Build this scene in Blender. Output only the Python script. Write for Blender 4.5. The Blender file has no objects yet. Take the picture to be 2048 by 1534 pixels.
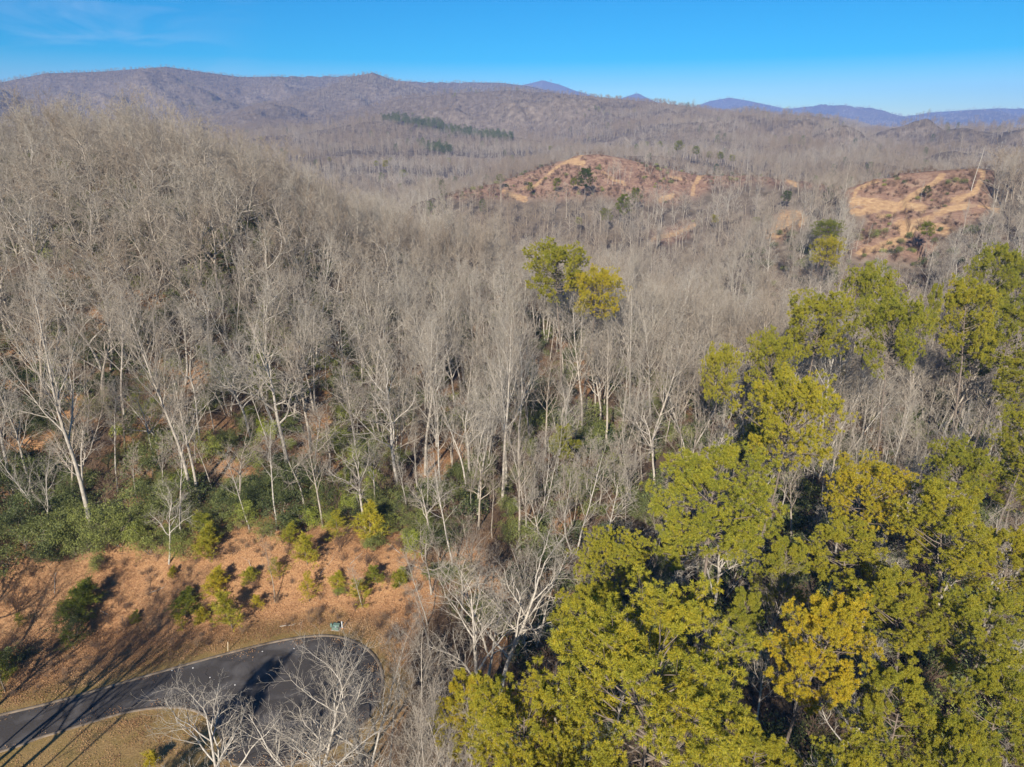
import bpy, math, random
import numpy as np
R = math.radians

# ------------------------------------------------------------------ camera, world, sun, exposure
SC = bpy.context.scene
CAM_H = 55.0
PITCH = R(20.0)
F = 1365.0                      # focal length in pixels of the 2048 px wide photograph
cam_data = bpy.data.cameras.new('camera')
cam_data.sensor_width = 36.0
cam_data.lens = 36.0 * F / 2048.0
cam_data.clip_start = 0.5
cam_data.clip_end = 40000.0
cam = bpy.data.objects.new('camera', cam_data)
SC.collection.objects.link(cam)
cam.location = (0, 0, CAM_H)
cam.rotation_euler = (math.pi / 2 - PITCH, 0, 0)
SC.camera = cam

SUN_EL = R(29.0)
SUN_AZ = R(195.0)               # compass bearing of the sun seen from above, clockwise from +Y
world = bpy.data.worlds.new('World')
SC.world = world
world.use_nodes = True
wt = world.node_tree
wt.nodes.clear()
w_out = wt.nodes.new('ShaderNodeOutputWorld')
w_bg = wt.nodes.new('ShaderNodeBackground')
w_sky = wt.nodes.new('ShaderNodeTexSky')
w_sky.sky_type = 'NISHITA'
w_sky.sun_disc = False
w_sky.sun_elevation = SUN_EL
w_sky.sun_rotation = SUN_AZ
w_sky.altitude = 700
w_sky.air_density = 1.0
w_sky.dust_density = 0.0
w_sky.ozone_density = 2.5
w_hs = wt.nodes.new('ShaderNodeHueSaturation')
w_hs.inputs['Saturation'].default_value = 2.35
w_hs.inputs['Value'].default_value = 1.0
w_tc = wt.nodes.new('ShaderNodeTexCoord')
# thin cirrus wisps in the upper left part of the sky (a direction, so they stay put in the world)
w_map = wt.nodes.new('ShaderNodeMapping')
w_map.inputs['Rotation'].default_value = (0, R(35), 0)
w_map.inputs['Scale'].default_value = (5, 5, 22)
w_noise = wt.nodes.new('ShaderNodeTexNoise')
w_noise.inputs['Scale'].default_value = 1.3
w_noise.inputs['Detail'].default_value = 7
w_noise.inputs['Distortion'].default_value = 0.9
w_ramp = wt.nodes.new('ShaderNodeValToRGB')
w_ramp.color_ramp.elements[0].position = 0.50
w_ramp.color_ramp.elements[1].position = 0.80
w_dist = wt.nodes.new('ShaderNodeVectorMath'); w_dist.operation = 'DISTANCE'
w_dist.inputs[1].default_value = (-0.50, 0.855, 0.125)
w_mr = wt.nodes.new('ShaderNodeMapRange')
w_mr.inputs['From Min'].default_value = 0.02
w_mr.inputs['From Max'].default_value = 0.22
w_mr.inputs['To Min'].default_value = 0.40
w_mr.inputs['To Max'].default_value = 0.0
w_mul = wt.nodes.new('ShaderNodeMath'); w_mul.operation = 'MULTIPLY'
w_mix = wt.nodes.new('ShaderNodeMixRGB')
w_mix.inputs['Color2'].default_value = (7.5, 8.2, 9.2, 1)
L = wt.links.new
L(w_tc.outputs['Generated'], w_map.inputs['Vector'])
L(w_map.outputs['Vector'], w_noise.inputs['Vector'])
L(w_noise.outputs['Fac'], w_ramp.inputs['Fac'])
L(w_tc.outputs['Generated'], w_dist.inputs[0])
L(w_dist.outputs['Value'], w_mr.inputs['Value'])
L(w_mr.outputs['Result'], w_mul.inputs[0])
L(w_ramp.outputs['Color'], w_mul.inputs[1])
L(w_sky.outputs['Color'], w_hs.inputs['Color'])
L(w_hs.outputs['Color'], w_mix.inputs['Color1'])
L(w_mul.outputs['Value'], w_mix.inputs['Fac'])
L(w_mix.outputs['Color'], w_bg.inputs['Color'])
L(w_bg.outputs['Background'], w_out.inputs['Surface'])
w_bg.inputs['Strength'].default_value = 0.066

sun_data = bpy.data.lights.new('sun', 'SUN')
sun_data.energy = 5.0
sun_data.angle = R(0.53)
sun_data.color = (1.0, 0.925, 0.82)
sun = bpy.data.objects.new('sun', sun_data)
SC.collection.objects.link(sun)
sun.rotation_euler = (math.pi / 2 - SUN_EL, 0, math.pi - SUN_AZ)   # light travels away from the sun
SC.view_settings.view_transform = 'Standard'
SC.view_settings.look = 'None'
SC.view_settings.exposure = 0.70
SC.view_settings.gamma = 1.0
SC.cycles.max_bounces = 5
SC.cycles.diffuse_bounces = 2
SC.cycles.glossy_bounces = 1
SC.cycles.transmission_bounces = 2
SC.cycles.transparent_max_bounces = 4
SC.cycles.volume_bounces = 0
SC.cycles.use_denoising = True

# ------------------------------------------------------------------ photograph pixels <-> world
CP, SP = math.cos(PITCH), math.sin(PITCH)

def ray(px, py):
    u = (np.asarray(px, float) - 1024) / F
    v = (np.asarray(py, float) - 767) / F
    return u, CP - v * SP, SP + v * CP            # right, forward, down per unit depth

def at_depth(px, py, d):
    u, f, dn = ray(px, py)
    return float(u * d), float(f * d), float(CAM_H - dn * d)

def project(x, y, z):
    dz = CAM_H - z
    depth = y * CP + dz * SP
    vv = (dz * CP - y * SP)
    depth = np.maximum(depth, 0.1)
    return 1024 + F * x / depth, 767 + F * vv / depth, depth

def on_plane(pts, z=0.0):
    out = []
    for px, py in pts:
        u, f, dn = ray(px, py)
        d = (CAM_H - z) / dn
        out.append((float(u * d), float(f * d)))
    return out

# ------------------------------------------------------------------ noise
def _hash(ix, iy, s):
    h = (ix.astype(np.int64) * 374761393 + iy.astype(np.int64) * 668265263 + s * 974634777) & 0xFFFFFFFF
    h = ((h ^ (h >> 13)) * 1274126177) & 0xFFFFFFFF
    return ((h ^ (h >> 16)) & 0xFFFF) / 65535.0

def vnoise(x, y, s=0):
    x = np.asarray(x, float); y = np.asarray(y, float)
    ix, iy = np.floor(x), np.floor(y)
    fx, fy = x - ix, y - iy
    fx = fx * fx * (3 - 2 * fx); fy = fy * fy * (3 - 2 * fy)
    a = _hash(ix, iy, s); b = _hash(ix + 1, iy, s); c = _hash(ix, iy + 1, s); d = _hash(ix + 1, iy + 1, s)
    return (a * (1 - fx) + b * fx) * (1 - fy) + (c * (1 - fx) + d * fx) * fy

def fbm(x, y, oct=4, s=0):
    t, a, n = 0, 1.0, 0
    for i in range(oct):
        t = t + a * (vnoise(x, y, s + i) - 0.5); n += a
        x = x * 2.03 + 17.1; y = y * 2.03 + 5.7; a *= 0.5
    return t / n * 2

def sstep(a, b, x):
    t = np.clip((x - a) / (b - a), 0, 1)
    return t * t * (3 - 2 * t)

# ------------------------------------------------------------------ road outline
far_edge_px = [(-700, 1585), (-300, 1500), (0, 1432), (100, 1408), (200, 1380), (320, 1346), (420, 1318), (520, 1292), (590, 1278), (640, 1273)]
near_edge_px = [(-700, 1700), (-300, 1580), (0, 1502), (80, 1474), (160, 1450), (250, 1424), (330, 1413), (385, 1418), (422, 1437), (445, 1475), (452, 1520)]
far_edge = on_plane(far_edge_px)
near_edge = on_plane(near_edge_px)
# the turning circle the road ends in, on the right of the far edge
ccx, ccy = far_edge[-1][0] + 0.2, far_edge[-1][1] - 8.0
a0 = math.atan2(far_edge[-1][1] - ccy, far_edge[-1][0] - ccx)
a1 = math.atan2(near_edge[-1][1] - ccy, near_edge[-1][0] - ccx)
arc = []
rad0 = math.hypot(far_edge[-1][0] - ccx, far_edge[-1][1] - ccy); rad1 = math.hypot(near_edge[-1][0] - ccx, near_edge[-1][1] - ccy)
span = (a0 - a1) % (2 * math.pi)
for i in range(1, 40):
    a = a0 - span * i / 40
    crad = rad0 + (rad1 - rad0) * (i / 40) ** 2
    arc.append((ccx + crad * math.cos(a), ccy + crad * math.sin(a)))

def smooth_line(pts, n):
    p = np.array(pts, float)
    out = []
    for i in range(len(p) - 1):
        p0 = p[max(i - 1, 0)]; p1 = p[i]; p2 = p[i + 1]; p3 = p[min(i + 2, len(p) - 1)]
        for k in range(n):
            t = k / n
            out.append(tuple(0.5 * ((2 * p1) + (-p0 + p2) * t + (2 * p0 - 5 * p1 + 4 * p2 - p3) * t * t + (-p0 + 3 * p1 - 3 * p2 + p3) * t ** 3)))
    out.append(tuple(p[-1]))
    return out

far_edge = smooth_line(far_edge, 4)
near_edge = smooth_line(near_edge, 4)
road_poly = np.array(far_edge + arc + near_edge[::-1])

def poly_dist(x, y, poly):
    """distance to polygon, negative inside"""
    x = np.asarray(x, float); y = np.asarray(y, float)
    d = np.full(x.shape, 1e9); inside = np.zeros(x.shape, bool)
    n = len(poly)
    for i in range(n):
        ax, ay = poly[i]; bx, by = poly[(i + 1) % n]
        ex, ey = bx - ax, by - ay
        l2 = ex * ex + ey * ey + 1e-12
        t = np.clip(((x - ax) * ex + (y - ay) * ey) / l2, 0, 1)
        d = np.minimum(d, (x - ax - t * ex) ** 2 + (y - ay - t * ey) ** 2)
        c = ((ay > y) != (by > y)) & (x < (bx - ax) * (y - ay) / (by - ay + 1e-12) + ax)
        inside ^= c
    d = np.sqrt(d)
    return np.where(inside, -d, d)

def road_dist(x, y):
    x = np.asarray(x, float); y = np.asarray(y, float)
    out = np.full(x.shape, 60.0)
    m = (x > -130) & (x < 50) & (y > 0) & (y < 120)
    if m.any():
        out[m] = np.minimum(poly_dist(x[m], y[m], road_poly), 60.0)
    return out

# ------------------------------------------------------------------ terrain heights
# crests of the hills behind: (photo x, photo y of the crest, distance in metres), trees on top in metres
RIDGES = [
    dict(top=1, wf=190, wb=120, amp=3.0, lam=60, pts=[(780, 440, 360), (840, 400, 400), (900, 385, 420), (950, 372, 430), (1000, 360, 440), (1080, 332, 450), (1160, 305, 460), (1200, 303, 460), (1250, 312, 460), (1300, 325, 460), (1400, 346, 460), (1500, 346, 450), (1600, 357, 440), (1690, 370, 430), (1780, 400, 420), (1900, 440, 420)]),
    dict(top=0.5, wf=170, wb=120, amp=3.0, lam=50, pts=[(1560, 460, 300), (1640, 410, 320), (1700, 372, 335), (1750, 354, 345), (1850, 341, 350), (1960, 334, 350), (2048, 345, 350), (2250, 365, 350), (2600, 380, 350)]),
    dict(top=14, wf=300, wb=250, amp=20, lam=150, pts=[(-400, 330, 650), (0, 320, 650), (400, 300, 680), (600, 330, 700), (700, 350, 690), (760, 362, 680), (850, 360, 670), (1000, 330, 690), (1100, 300, 730), (1250, 288, 760), (1400, 305, 780), (1550, 325, 780), (1700, 335, 740), (1900, 338, 700), (2048, 335, 650), (2400, 330, 650)]),
    dict(top=14, wf=420, wb=300, amp=24, lam=171, pts=[(-400, 300, 1100), (200, 285, 1100), (380, 275, 1100), (480, 275, 1100), (600, 253, 1150), (680, 236, 1180), (740, 226, 1200), (850, 236, 1190), (1000, 264, 1150), (1100, 284, 1100), (1200, 300, 1050), (1300, 330, 1000)]),
    dict(top=8, wf=800, wb=400, amp=120, lam=260, pts=[(560, 262, 1600), (700, 222, 1700), (800, 190, 1700), (900, 180, 1700), (1000, 173, 1700), (1100, 177, 1680), (1150, 181, 1650), (1250, 190, 1600), (1330, 197, 1550), (1400, 207, 1500), (1480, 222, 1450), (1560, 248, 1400), (1650, 272, 1300), (1750, 294, 1200), (1850, 312, 1100), (2048, 340, 1000), (2300, 360, 1000)]),
    dict(top=8, wf=900, wb=500, amp=130, lam=300, pts=[(420, 250, 1900), (500, 215, 2000), (620, 178, 2100), (700, 150, 2200), (745, 139, 2300), (790, 156, 2300), (860, 183, 2200), (960, 215, 2100), (1050, 250, 2000)]),
    dict(top=8, wf=1300, wb=700, amp=170, lam=380, pts=[(-500, 200, 2600), (-200, 180, 2700), (0, 158, 2800), (90, 140, 2800), (200, 137, 2800), (330, 127, 2800), (420, 140, 2800), (480, 148, 2800), (560, 147, 2800), (690, 147, 2900), (745, 150, 2900), (790, 156, 2900), (840, 159, 2900), (930, 160, 3000), (1000, 161, 3000), (1060, 168, 3000), (1150, 190, 3000), (1250, 230, 3000)]),
    dict(top=8, wf=1200, wb=700, amp=70, lam=400, pts=[(1250, 240, 3000), (1400, 216, 3000), (1480, 216, 3000), (1600, 234, 2900), (1680, 243, 2800), (1750, 256, 2700), (1820, 268, 2650), (1900, 278, 2600), (2048, 300, 2400), (2300, 320, 2400)]),
    dict(top=8, wf=2500, wb=1500, amp=260, lam=700, pts=[(900, 200, 6500), (1000, 182, 6500), (1040, 168, 6500), (1085, 157, 6500), (1120, 166, 6500), (1150, 178, 6500), (1200, 192, 6500), (1240, 194, 6500), (1275, 183, 6500), (1310, 200, 6500), (1380, 214, 6500), (1420, 199, 6500), (1460, 192, 6500), (1500, 199, 6500), (1570, 214, 6500), (1640, 214, 6500), (1700, 212, 6500), (1740, 214, 6500), (1810, 231, 6500), (1860, 222, 6500), (1920, 218, 6500), (2000, 213, 6500), (2048, 215, 6500), (2300, 200, 6500), (2700, 190, 6500)]),
]
for rd in RIDGES:
    az, rr, zz = [], [], []
    for px, py, D in rd['pts']:
        u, f, dn = ray(px, py)
        az.append(math.atan2(u, f)); hyp = math.hypot(u, f)
        rr.append(D); zz.append(CAM_H - D * dn / hyp - rd['top'])
    rd['az'], rd['r'], rd['z'] = np.array(az), np.array(rr, float), np.array(zz)

# the near hill: crest height over azimuth, crest at about 230 m
NEAR = [(-900, 150, 235, 12), (-300, 165, 235, 16), (0, 192, 232, 11), (100, 196, 230, 11.5), (200, 212, 228, 12), (300, 228, 226, 12.5), (400, 258, 222, 13), (500, 298, 220, 14), (600, 338, 218, 16),
        (700, 376, 215, 18), (800, 408, 212, 19), (900, 436, 210, 20), (1000, 456, 205, 19), (1100, 472, 200, 17), (1300, 492, 195, 14), (1500, 505, 190, 14), (1700, 515, 185, 14), (2048, 520, 180, 14), (2600, 520, 180, 14)]
naz, nr, nz = [], [], []
for px, py, D, top in NEAR:
    u, f, dn = ray(px, py); hyp = math.hypot(u, f)
    naz.append(math.atan2(u, f)); nr.append(D); nz.append(CAM_H - D * dn / hyp - top)
naz, nr, nz = map(np.array, (naz, nr, nz))

def ground(x, y, flat=True):
    x = np.asarray(x, float); y = np.asarray(y, float)
    shp = x.shape
    x = x.ravel(); y = y.ravel()
    r = np.hypot(x, y); az = np.arctan2(x, y)
    # near hill: rises from the bank behind the road to a crest, then falls
    hc = np.interp(az, naz, nz); rc = np.interp(az, naz, nr)
    ys = 66.0 + 0.10 * np.clip(x + 40, -60, 30)           # foot of the bank
    t = (y - ys) / (rc * 0.97 - ys)
    tt = np.clip(t, 0, 1)
    rise = hc * (0.55 * tt + 0.45 * np.sin(tt * math.pi / 2) ** 1.0) + 2.6 * sstep(0, 0.07, t) * (1 - 0.8 * tt)
    # the right side is a gentle shelf
    right = sstep(0, 60, x)
    rise = rise * (1 - right) + right * (2.5 + 2.0 * np.clip((y - 30) / 90, 0, 1) - 9 * sstep(120, 230, r))
    rise = np.where(y < ys, rise * sstep(-25, 25, y - ys + 25 * right * 2), rise)
    back = np.clip((r - rc) / 130, 0, 1)
    near = rise - (rise + 12) * sstep(0, 1, back)
    near = near + fbm(x / 22, y / 22, 4, 3) * 1.3 * sstep(60, 90, r)
    near = near + fbm(x / 60, y / 60, 3, 9) * 2.5 * sstep(90, 150, r)
    rdg = 1 - 2.4 * np.abs(fbm(x / 330 + 0.4 * fbm(x / 200, y / 200, 2, 5), y / 330, 4, 61))
    base = -12 + 20 * sstep(400, 2500, r) + 8 * fbm(x / 160, y / 160, 4, 21) * sstep(250, 500, r) + (22 * rdg + 4) * sstep(560, 900, r) * (1 - sstep(2000, 4000, r))
    z = np.where(r < rc + 200, np.maximum(near, base), base)
    for i, rd in enumerate(RIDGES):
        h = np.interp(az, rd['az'], rd['z'])
        c = np.interp(az, rd['az'], rd['r'])
        a_lo, a_hi = rd['az'][0], rd['az'][-1]
        fade = sstep(0, 0.12, np.minimum(az - a_lo, a_hi - az) + 0.12)
        q = r - c
        t = np.where(q < 0, -q / rd['wf'], q / rd['wb'])
        prof = np.clip(1 - t, 0, 1)
        prof = prof * prof * (1.7 - 0.7 * prof)
        body = sstep(0.0, 0.35, t)
        n = fbm(x / rd['lam'] + 3.3 * i, y / rd['lam'] + az * 9, 5, 40 + 7 * i)
        rid = 1 - np.abs(fbm(x / rd['lam'] * 0.8 + i, y / rd['lam'] * 0.8, 4, 90 + 5 * i)) * 2
        h2 = -12 + (h + 12) * prof * fade + (n * 0.6 + (rid - 0.6) * 0.6) * rd['amp'] * body * np.minimum(prof * 2, 1)
        k = 0.02 * c + 1
        d = np.clip((h2 - z) / k, -30, 30)
        on = (prof > 0) & (h2 > z - 3 * k)
        sm = z + k * np.log1p(np.exp(d))
        z = np.where(on, np.maximum(z, h2) + (sm - np.maximum(z, h2)) * body * (1 - np.clip(-d / 3, 0, 1)), z)
    rd_ = road_dist(x, y)
    z = z * sstep(0.8, 9.0, rd_)
    # the island inside the bend and the verge stay low
    return z.reshape(shp)

def g1(x, y):
    return float(ground(np.array([x]), np.array([y]))[0])

_T = np.concatenate([np.linspace(35, 300, 900), np.geomspace(300, 9000, 1500)[1:]])
def at(px, py, lo=0.0, hi=1e9):
    """world point where the ray through a photo pixel first meets the ground beyond lo metres"""
    u, f, dn = ray(px, py)
    x, y, z = u * _T, f * _T, CAM_H - dn * _T
    g = ground(x, y)
    rr = np.hypot(x, y)
    hit = (g >= z) & (rr > lo) & (rr < hi)
    i = int(np.argmax(hit)) if hit.any() else int(np.argmin(np.abs(g - z) + 1e6 * ((rr < lo) | (rr > hi))))
    return float(x[i]), float(y[i]), float(g[i])

# ------------------------------------------------------------------ helpers for objects and tags
COL = SC.collection

def tag(o, label=None, cat=None, group=None, kind=None):
    if label: o['label'] = label
    if cat: o['category'] = cat
    if group: o['group'] = group
    if kind: o['kind'] = kind
    return o

def mesh_np(name, V, tris=None, quads=None, mats=(), midx=None, smooth=False):
    me = bpy.data.meshes.new(name)
    V = np.asarray(V, np.float32)
    tris = np.zeros((0, 3), np.int32) if tris is None else np.asarray(tris, np.int32)
    quads = np.zeros((0, 4), np.int32) if quads is None else np.asarray(quads, np.int32)
    nt, nq = len(tris), len(quads)
    me.vertices.add(len(V)); me.vertices.foreach_set('co', V.ravel())
    me.loops.add(nt * 3 + nq * 4)
    me.loops.foreach_set('vertex_index', np.concatenate([tris.ravel(), quads.ravel()]))
    me.polygons.add(nt + nq)
    me.polygons.foreach_set('loop_start', np.concatenate([np.arange(nt) * 3, nt * 3 + np.arange(nq) * 4]).astype(np.int32))
    for m in mats: me.materials.append(m)
    if midx is not None: me.polygons.foreach_set('material_index', np.asarray(midx, np.int32))
    if smooth: me.polygons.foreach_set('use_smooth', np.ones(nt + nq, bool))
    me.update(calc_edges=True)
    return me

def add_obj(name, me, parent=None, loc=(0, 0, 0)):
    o = bpy.data.objects.new(name, me)
    COL.objects.link(o)
    o.location = loc
    if parent: o.parent = parent
    return o

def empty(name, loc=(0, 0, 0), rz=0.0, s=1.0):
    o = bpy.data.objects.new(name, None)
    o.empty_display_size = 0.5
    COL.objects.link(o)
    o.location = loc; o.rotation_euler = (0, 0, rz); o.scale = (s, s, s) if np.isscalar(s) else s
    return o

# ------------------------------------------------------------------ materials
def new_mat(name):
    m = bpy.data.materials.new(name); m.use_nodes = True
    nt = m.node_tree; b = nt.nodes['Principled BSDF']
    b.inputs['Specular IOR Level'].default_value = 0.15
    b.inputs['Roughness'].default_value = 0.8
    return m, nt, b

def noise(nt, scale, detail=4, vec=None, dist=0.0, rough=0.55):
    n = nt.nodes.new('ShaderNodeTexNoise')
    n.inputs['Scale'].default_value = scale; n.inputs['Detail'].default_value = detail
    n.inputs['Distortion'].default_value = dist; n.inputs['Roughness'].default_value = rough
    if vec is not None: nt.links.new(vec, n.inputs['Vector'])
    return n.outputs['Fac']

def ramp(nt, fac, stops):
    n = nt.nodes.new('ShaderNodeValToRGB')
    e = n.color_ramp.elements
    while len(e) < len(stops): e.new(0.5)
    for k, (p, c) in enumerate(stops):
        e[k].position = p; e[k].color = (*c, 1) if len(c) == 3 else c
    nt.links.new(fac, n.inputs['Fac'])
    return n.outputs['Color']

def mix(nt, fac, a, b, mode='MIX'):
    n = nt.nodes.new('ShaderNodeMixRGB'); n.blend_type = mode
    for s, v in (('Fac', fac), ('Color1', a), ('Color2', b)):
        if isinstance(v, (int, float)): n.inputs[s].default_value = v
        elif isinstance(v, tuple): n.inputs[s].default_value = (*v, 1)
        else: nt.links.new(v, n.inputs[s])
    return n.outputs['Color']

def tint_attr(nt):
    """0..1 per tree: instance attribute for the forest, custom property for single trees"""
    n = nt.nodes.new('ShaderNodeAttribute'); n.attribute_type = 'INSTANCER'; n.attribute_name = 'tint'
    return n.outputs['Fac']

def bark_material(name, dark, light, warm):
    m, nt, b = new_mat(name)
    tc = nt.nodes.new('ShaderNodeTexCoord').outputs['Object']
    f = noise(nt, 3.0, 5, tc)
    c = ramp(nt, f, [(0.3, dark), (0.7, light)])
    t = tint_attr(nt)
    c = mix(nt, t, c, mix(nt, 1.0, c, warm, 'MULTIPLY'))
    nt.links.new(c, b.inputs['Base Color'])
    return m

M_BARK = bark_material('pale_grey_bark', (0.29, 0.255, 0.21), (0.59, 0.535, 0.445), (0.68, 0.60, 0.52))
M_TWIG = bark_material('bare_twigs', (0.31, 0.27, 0.215), (0.51, 0.455, 0.37), (0.66, 0.57, 0.49))
M_PBARK = bark_material('pine_bark', (0.15, 0.12, 0.095), (0.30, 0.25, 0.205), (0.8, 0.75, 0.7))

def leaf_material(name, stops, transl=0.25, scale=1.2):
    m, nt, b = new_mat(name)
    geo = nt.nodes.new('ShaderNodeNewGeometry')
    tc = nt.nodes.new('ShaderNodeTexCoord').outputs['Object']
    f = noise(nt, scale, 3, tc)
    t = tint_attr(nt)
    ma = nt.nodes.new('ShaderNodeMath'); ma.operation = 'MULTIPLY_ADD'
    nt.links.new(f, ma.inputs[0]); ma.inputs[1].default_value = 0.55
    ms = nt.nodes.new('ShaderNodeMath'); ms.operation = 'SUBTRACT'
    nt.links.new(t, ms.inputs[0]); ms.inputs[1].default_value = 0.275
    nt.links.new(ms.outputs[0], ma.inputs[2])
    mr = nt.nodes.new('ShaderNodeMath'); mr.operation = 'MULTIPLY_ADD'
    nt.links.new(geo.outputs['Random Per Island'], mr.inputs[0]); mr.inputs[1].default_value = 0.3
    m2 = nt.nodes.new('ShaderNodeMath'); m2.operation = 'SUBTRACT'
    nt.links.new(ma.outputs[0], m2.inputs[0]); m2.inputs[1].default_value = 0.15
    nt.links.new(m2.outputs[0], mr.inputs[2])
    c = ramp(nt, mr.outputs[0], stops)
    nt.links.new(c, b.inputs['Base Color'])
    b.inputs['Roughness'].default_value = 0.55
    b.inputs['Specular IOR Level'].default_value = 0.25
    tr = nt.nodes.new('ShaderNodeBsdfTranslucent')
    nt.links.new(c, tr.inputs['Color'])
    mx = nt.nodes.new('ShaderNodeMixShader'); mx.inputs['Fac'].default_value = transl
    nt.links.new(b.outputs[0], mx.inputs[1]); nt.links.new(tr.outputs[0], mx.inputs[2])
    nt.links.new(mx.outputs[0], nt.nodes['Material Output'].inputs['Surface'])
    return m

# tint 0 = deep green ... 1 = golden
M_NEEDLE = leaf_material('pine_needles', [(0.0, (0.055, 0.085, 0.02)), (0.3, (0.185, 0.215, 0.03)), (0.6, (0.40, 0.365, 0.035)), (1.0, (0.66, 0.44, 0.02))], 0.30, 0.7)
M_LAUREL = leaf_material('laurel_leaves', [(0.0, (0.045, 0.065, 0.025)), (0.35, (0.14, 0.165, 0.06)), (0.65, (0.27, 0.285, 0.08)), (1.0, (0.38, 0.43, 0.05))], 0.25, 1.5)
M_SCRUB = leaf_material('dry_scrub', [(0.0, (0.13, 0.085, 0.06)), (0.5, (0.24, 0.16, 0.11)), (1.0, (0.34, 0.24, 0.15))], 0.2, 1.0)
M_FAR_NEEDLE = leaf_material('far_needles', [(0.0, (0.07, 0.10, 0.035)), (0.5, (0.15, 0.18, 0.05)), (1.0, (0.27, 0.27, 0.06))], 0.2, 0.2)

def plain(name, col, rough=0.7, var=0.12, scale=4.0, metal=0.0):
    m, nt, b = new_mat(name)
    tc = nt.nodes.new('ShaderNodeTexCoord').outputs['Object']
    f = noise(nt, scale, 5, tc)
    d = tuple(max(0, c * (1 - var * 2)) for c in col); l = tuple(min(1, c * (1 + var)) for c in col)
    nt.links.new(ramp(nt, f, [(0.3, d), (0.7, l)]), b.inputs['Base Color'])
    b.inputs['Roughness'].default_value = rough; b.inputs['Metallic'].default_value = metal
    return m

# ------------------------------------------------------------------ ground material (masks are soil, grass, tracks, forest floor, painted shade)
M_GROUND, nt, b = new_mat('leaf_litter_and_soil')
geo = nt.nodes.new('ShaderNodeNewGeometry').outputs['Position']
def vcol(nt, name):
    a = nt.nodes.new('ShaderNodeAttribute'); a.attribute_name = name; return a.outputs['Fac']
fine = noise(nt, 5.5, 6, geo, 0.3, 0.8)
mid = noise(nt, 0.35, 5, geo, 0.5)
big = noise(nt, 0.03, 4, geo)
litter = ramp(nt, fine, [(0.28, (0.15, 0.075, 0.04)), (0.46, (0.36, 0.19, 0.09)), (0.60, (0.52, 0.31, 0.15)), (0.78, (0.70, 0.48, 0.26))])
litter = mix(nt, mix(nt, 1.0, ramp(nt, mid, [(0.35, (0, 0, 0)), (0.65, (1, 1, 1))]), (0.55, 0.55, 0.55), 'MULTIPLY'), litter, mix(nt, 1.0, litter, (0.62, 0.56, 0.56), 'MULTIPLY'))
grass = ramp(nt, fine, [(0.3, (0.16, 0.105, 0.045)), (0.55, (0.36, 0.235, 0.10)), (0.75, (0.48, 0.34, 0.16))])
grass = mix(nt, ramp(nt, mid, [(0.4, (0, 0, 0)), (0.7, (0.7, 0.7, 0.7))]), grass, mix(nt, 1.0, grass, (0.62, 0.72, 0.5), 'MULTIPLY'))
c = mix(nt, vcol(nt, 'grass'), litter, grass)
c = mix(nt, vcol(nt, 'shaded_floor'), c, ramp(nt, fine, [(0.3, (0.04, 0.032, 0.024)), (0.55, (0.11, 0.082, 0.056)), (0.75, (0.22, 0.165, 0.115))]))  # dark woodland floor colours, with the shade under the pines painted in
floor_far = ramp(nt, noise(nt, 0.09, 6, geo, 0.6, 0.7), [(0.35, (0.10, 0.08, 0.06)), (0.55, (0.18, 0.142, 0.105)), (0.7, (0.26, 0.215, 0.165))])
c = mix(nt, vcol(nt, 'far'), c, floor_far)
scrub = ramp(nt, noise(nt, 0.22, 6, geo, 1.0, 0.75), [(0.32, (0.13, 0.08, 0.06)), (0.48, (0.24, 0.145, 0.10)), (0.6, (0.33, 0.22, 0.15)), (0.74, (0.30, 0.25, 0.13))])
c = mix(nt, vcol(nt, 'scrub'), c, scrub)
trk = nt.nodes.new('ShaderNodeMath'); trk.operation = 'MULTIPLY_ADD'
nt.links.new(noise(nt, 0.16, 6, geo, 0.8, 0.7), trk.inputs[0]); trk.inputs[1].default_value = 1.5
sb = nt.nodes.new('ShaderNodeMath'); sb.operation = 'SUBTRACT'
nt.links.new(vcol(nt, 'track'), sb.inputs[0]); sb.inputs[1].default_value = 0.86
nt.links.new(sb.outputs[0], trk.inputs[2])
trm = ramp(nt, trk.outputs[0], [(0.30, (0, 0, 0)), (0.62, (1, 1, 1))])
tsoil = ramp(nt, noise(nt, 0.5, 5, geo, 0.4), [(0.3, (0.30, 0.18, 0.10)), (0.6, (0.46, 0.30, 0.16)), (0.8, (0.54, 0.40, 0.24))])
c = mix(nt, trm, c, tsoil)
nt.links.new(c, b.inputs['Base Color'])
b.inputs['Roughness'].default_value = 0.95
b.inputs['Specular IOR Level'].default_value = 0.05
bmp = nt.nodes.new('ShaderNodeBump'); bmp.inputs['Distance'].default_value = 0.12; bmp.inputs['Strength'].default_value = 0.7
nt.links.new(fine, bmp.inputs['Height']); nt.links.new(bmp.outputs[0], b.inputs['Normal'])

# asphalt
M_ROAD, nt, b = new_mat('asphalt')
geo = nt.nodes.new('ShaderNodeNewGeometry').outputs['Position']
f1 = noise(nt, 9, 4, geo, 0, 0.7); f2 = noise(nt, 0.28, 5, geo, 1.2)
c = ramp(nt, f1, [(0.3, (0.050, 0.044, 0.040)), (0.7, (0.082, 0.073, 0.067))])
c = mix(nt, ramp(nt, f2, [(0.50, (0, 0, 0)), (0.72, (0.75, 0.75, 0.75))]), c, (0.15, 0.138, 0.13))
vo = nt.nodes.new('ShaderNodeTexVoronoi'); vo.feature = 'DISTANCE_TO_EDGE'; vo.inputs['Scale'].default_value = 0.22
dv = nt.nodes.new('ShaderNodeVectorMath'); dv.operation = 'ADD'
nz_ = nt.nodes.new('ShaderNodeTexNoise'); nz_.inputs['Scale'].default_value = 0.8; nz_.inputs['Detail'].default_value = 5
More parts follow.
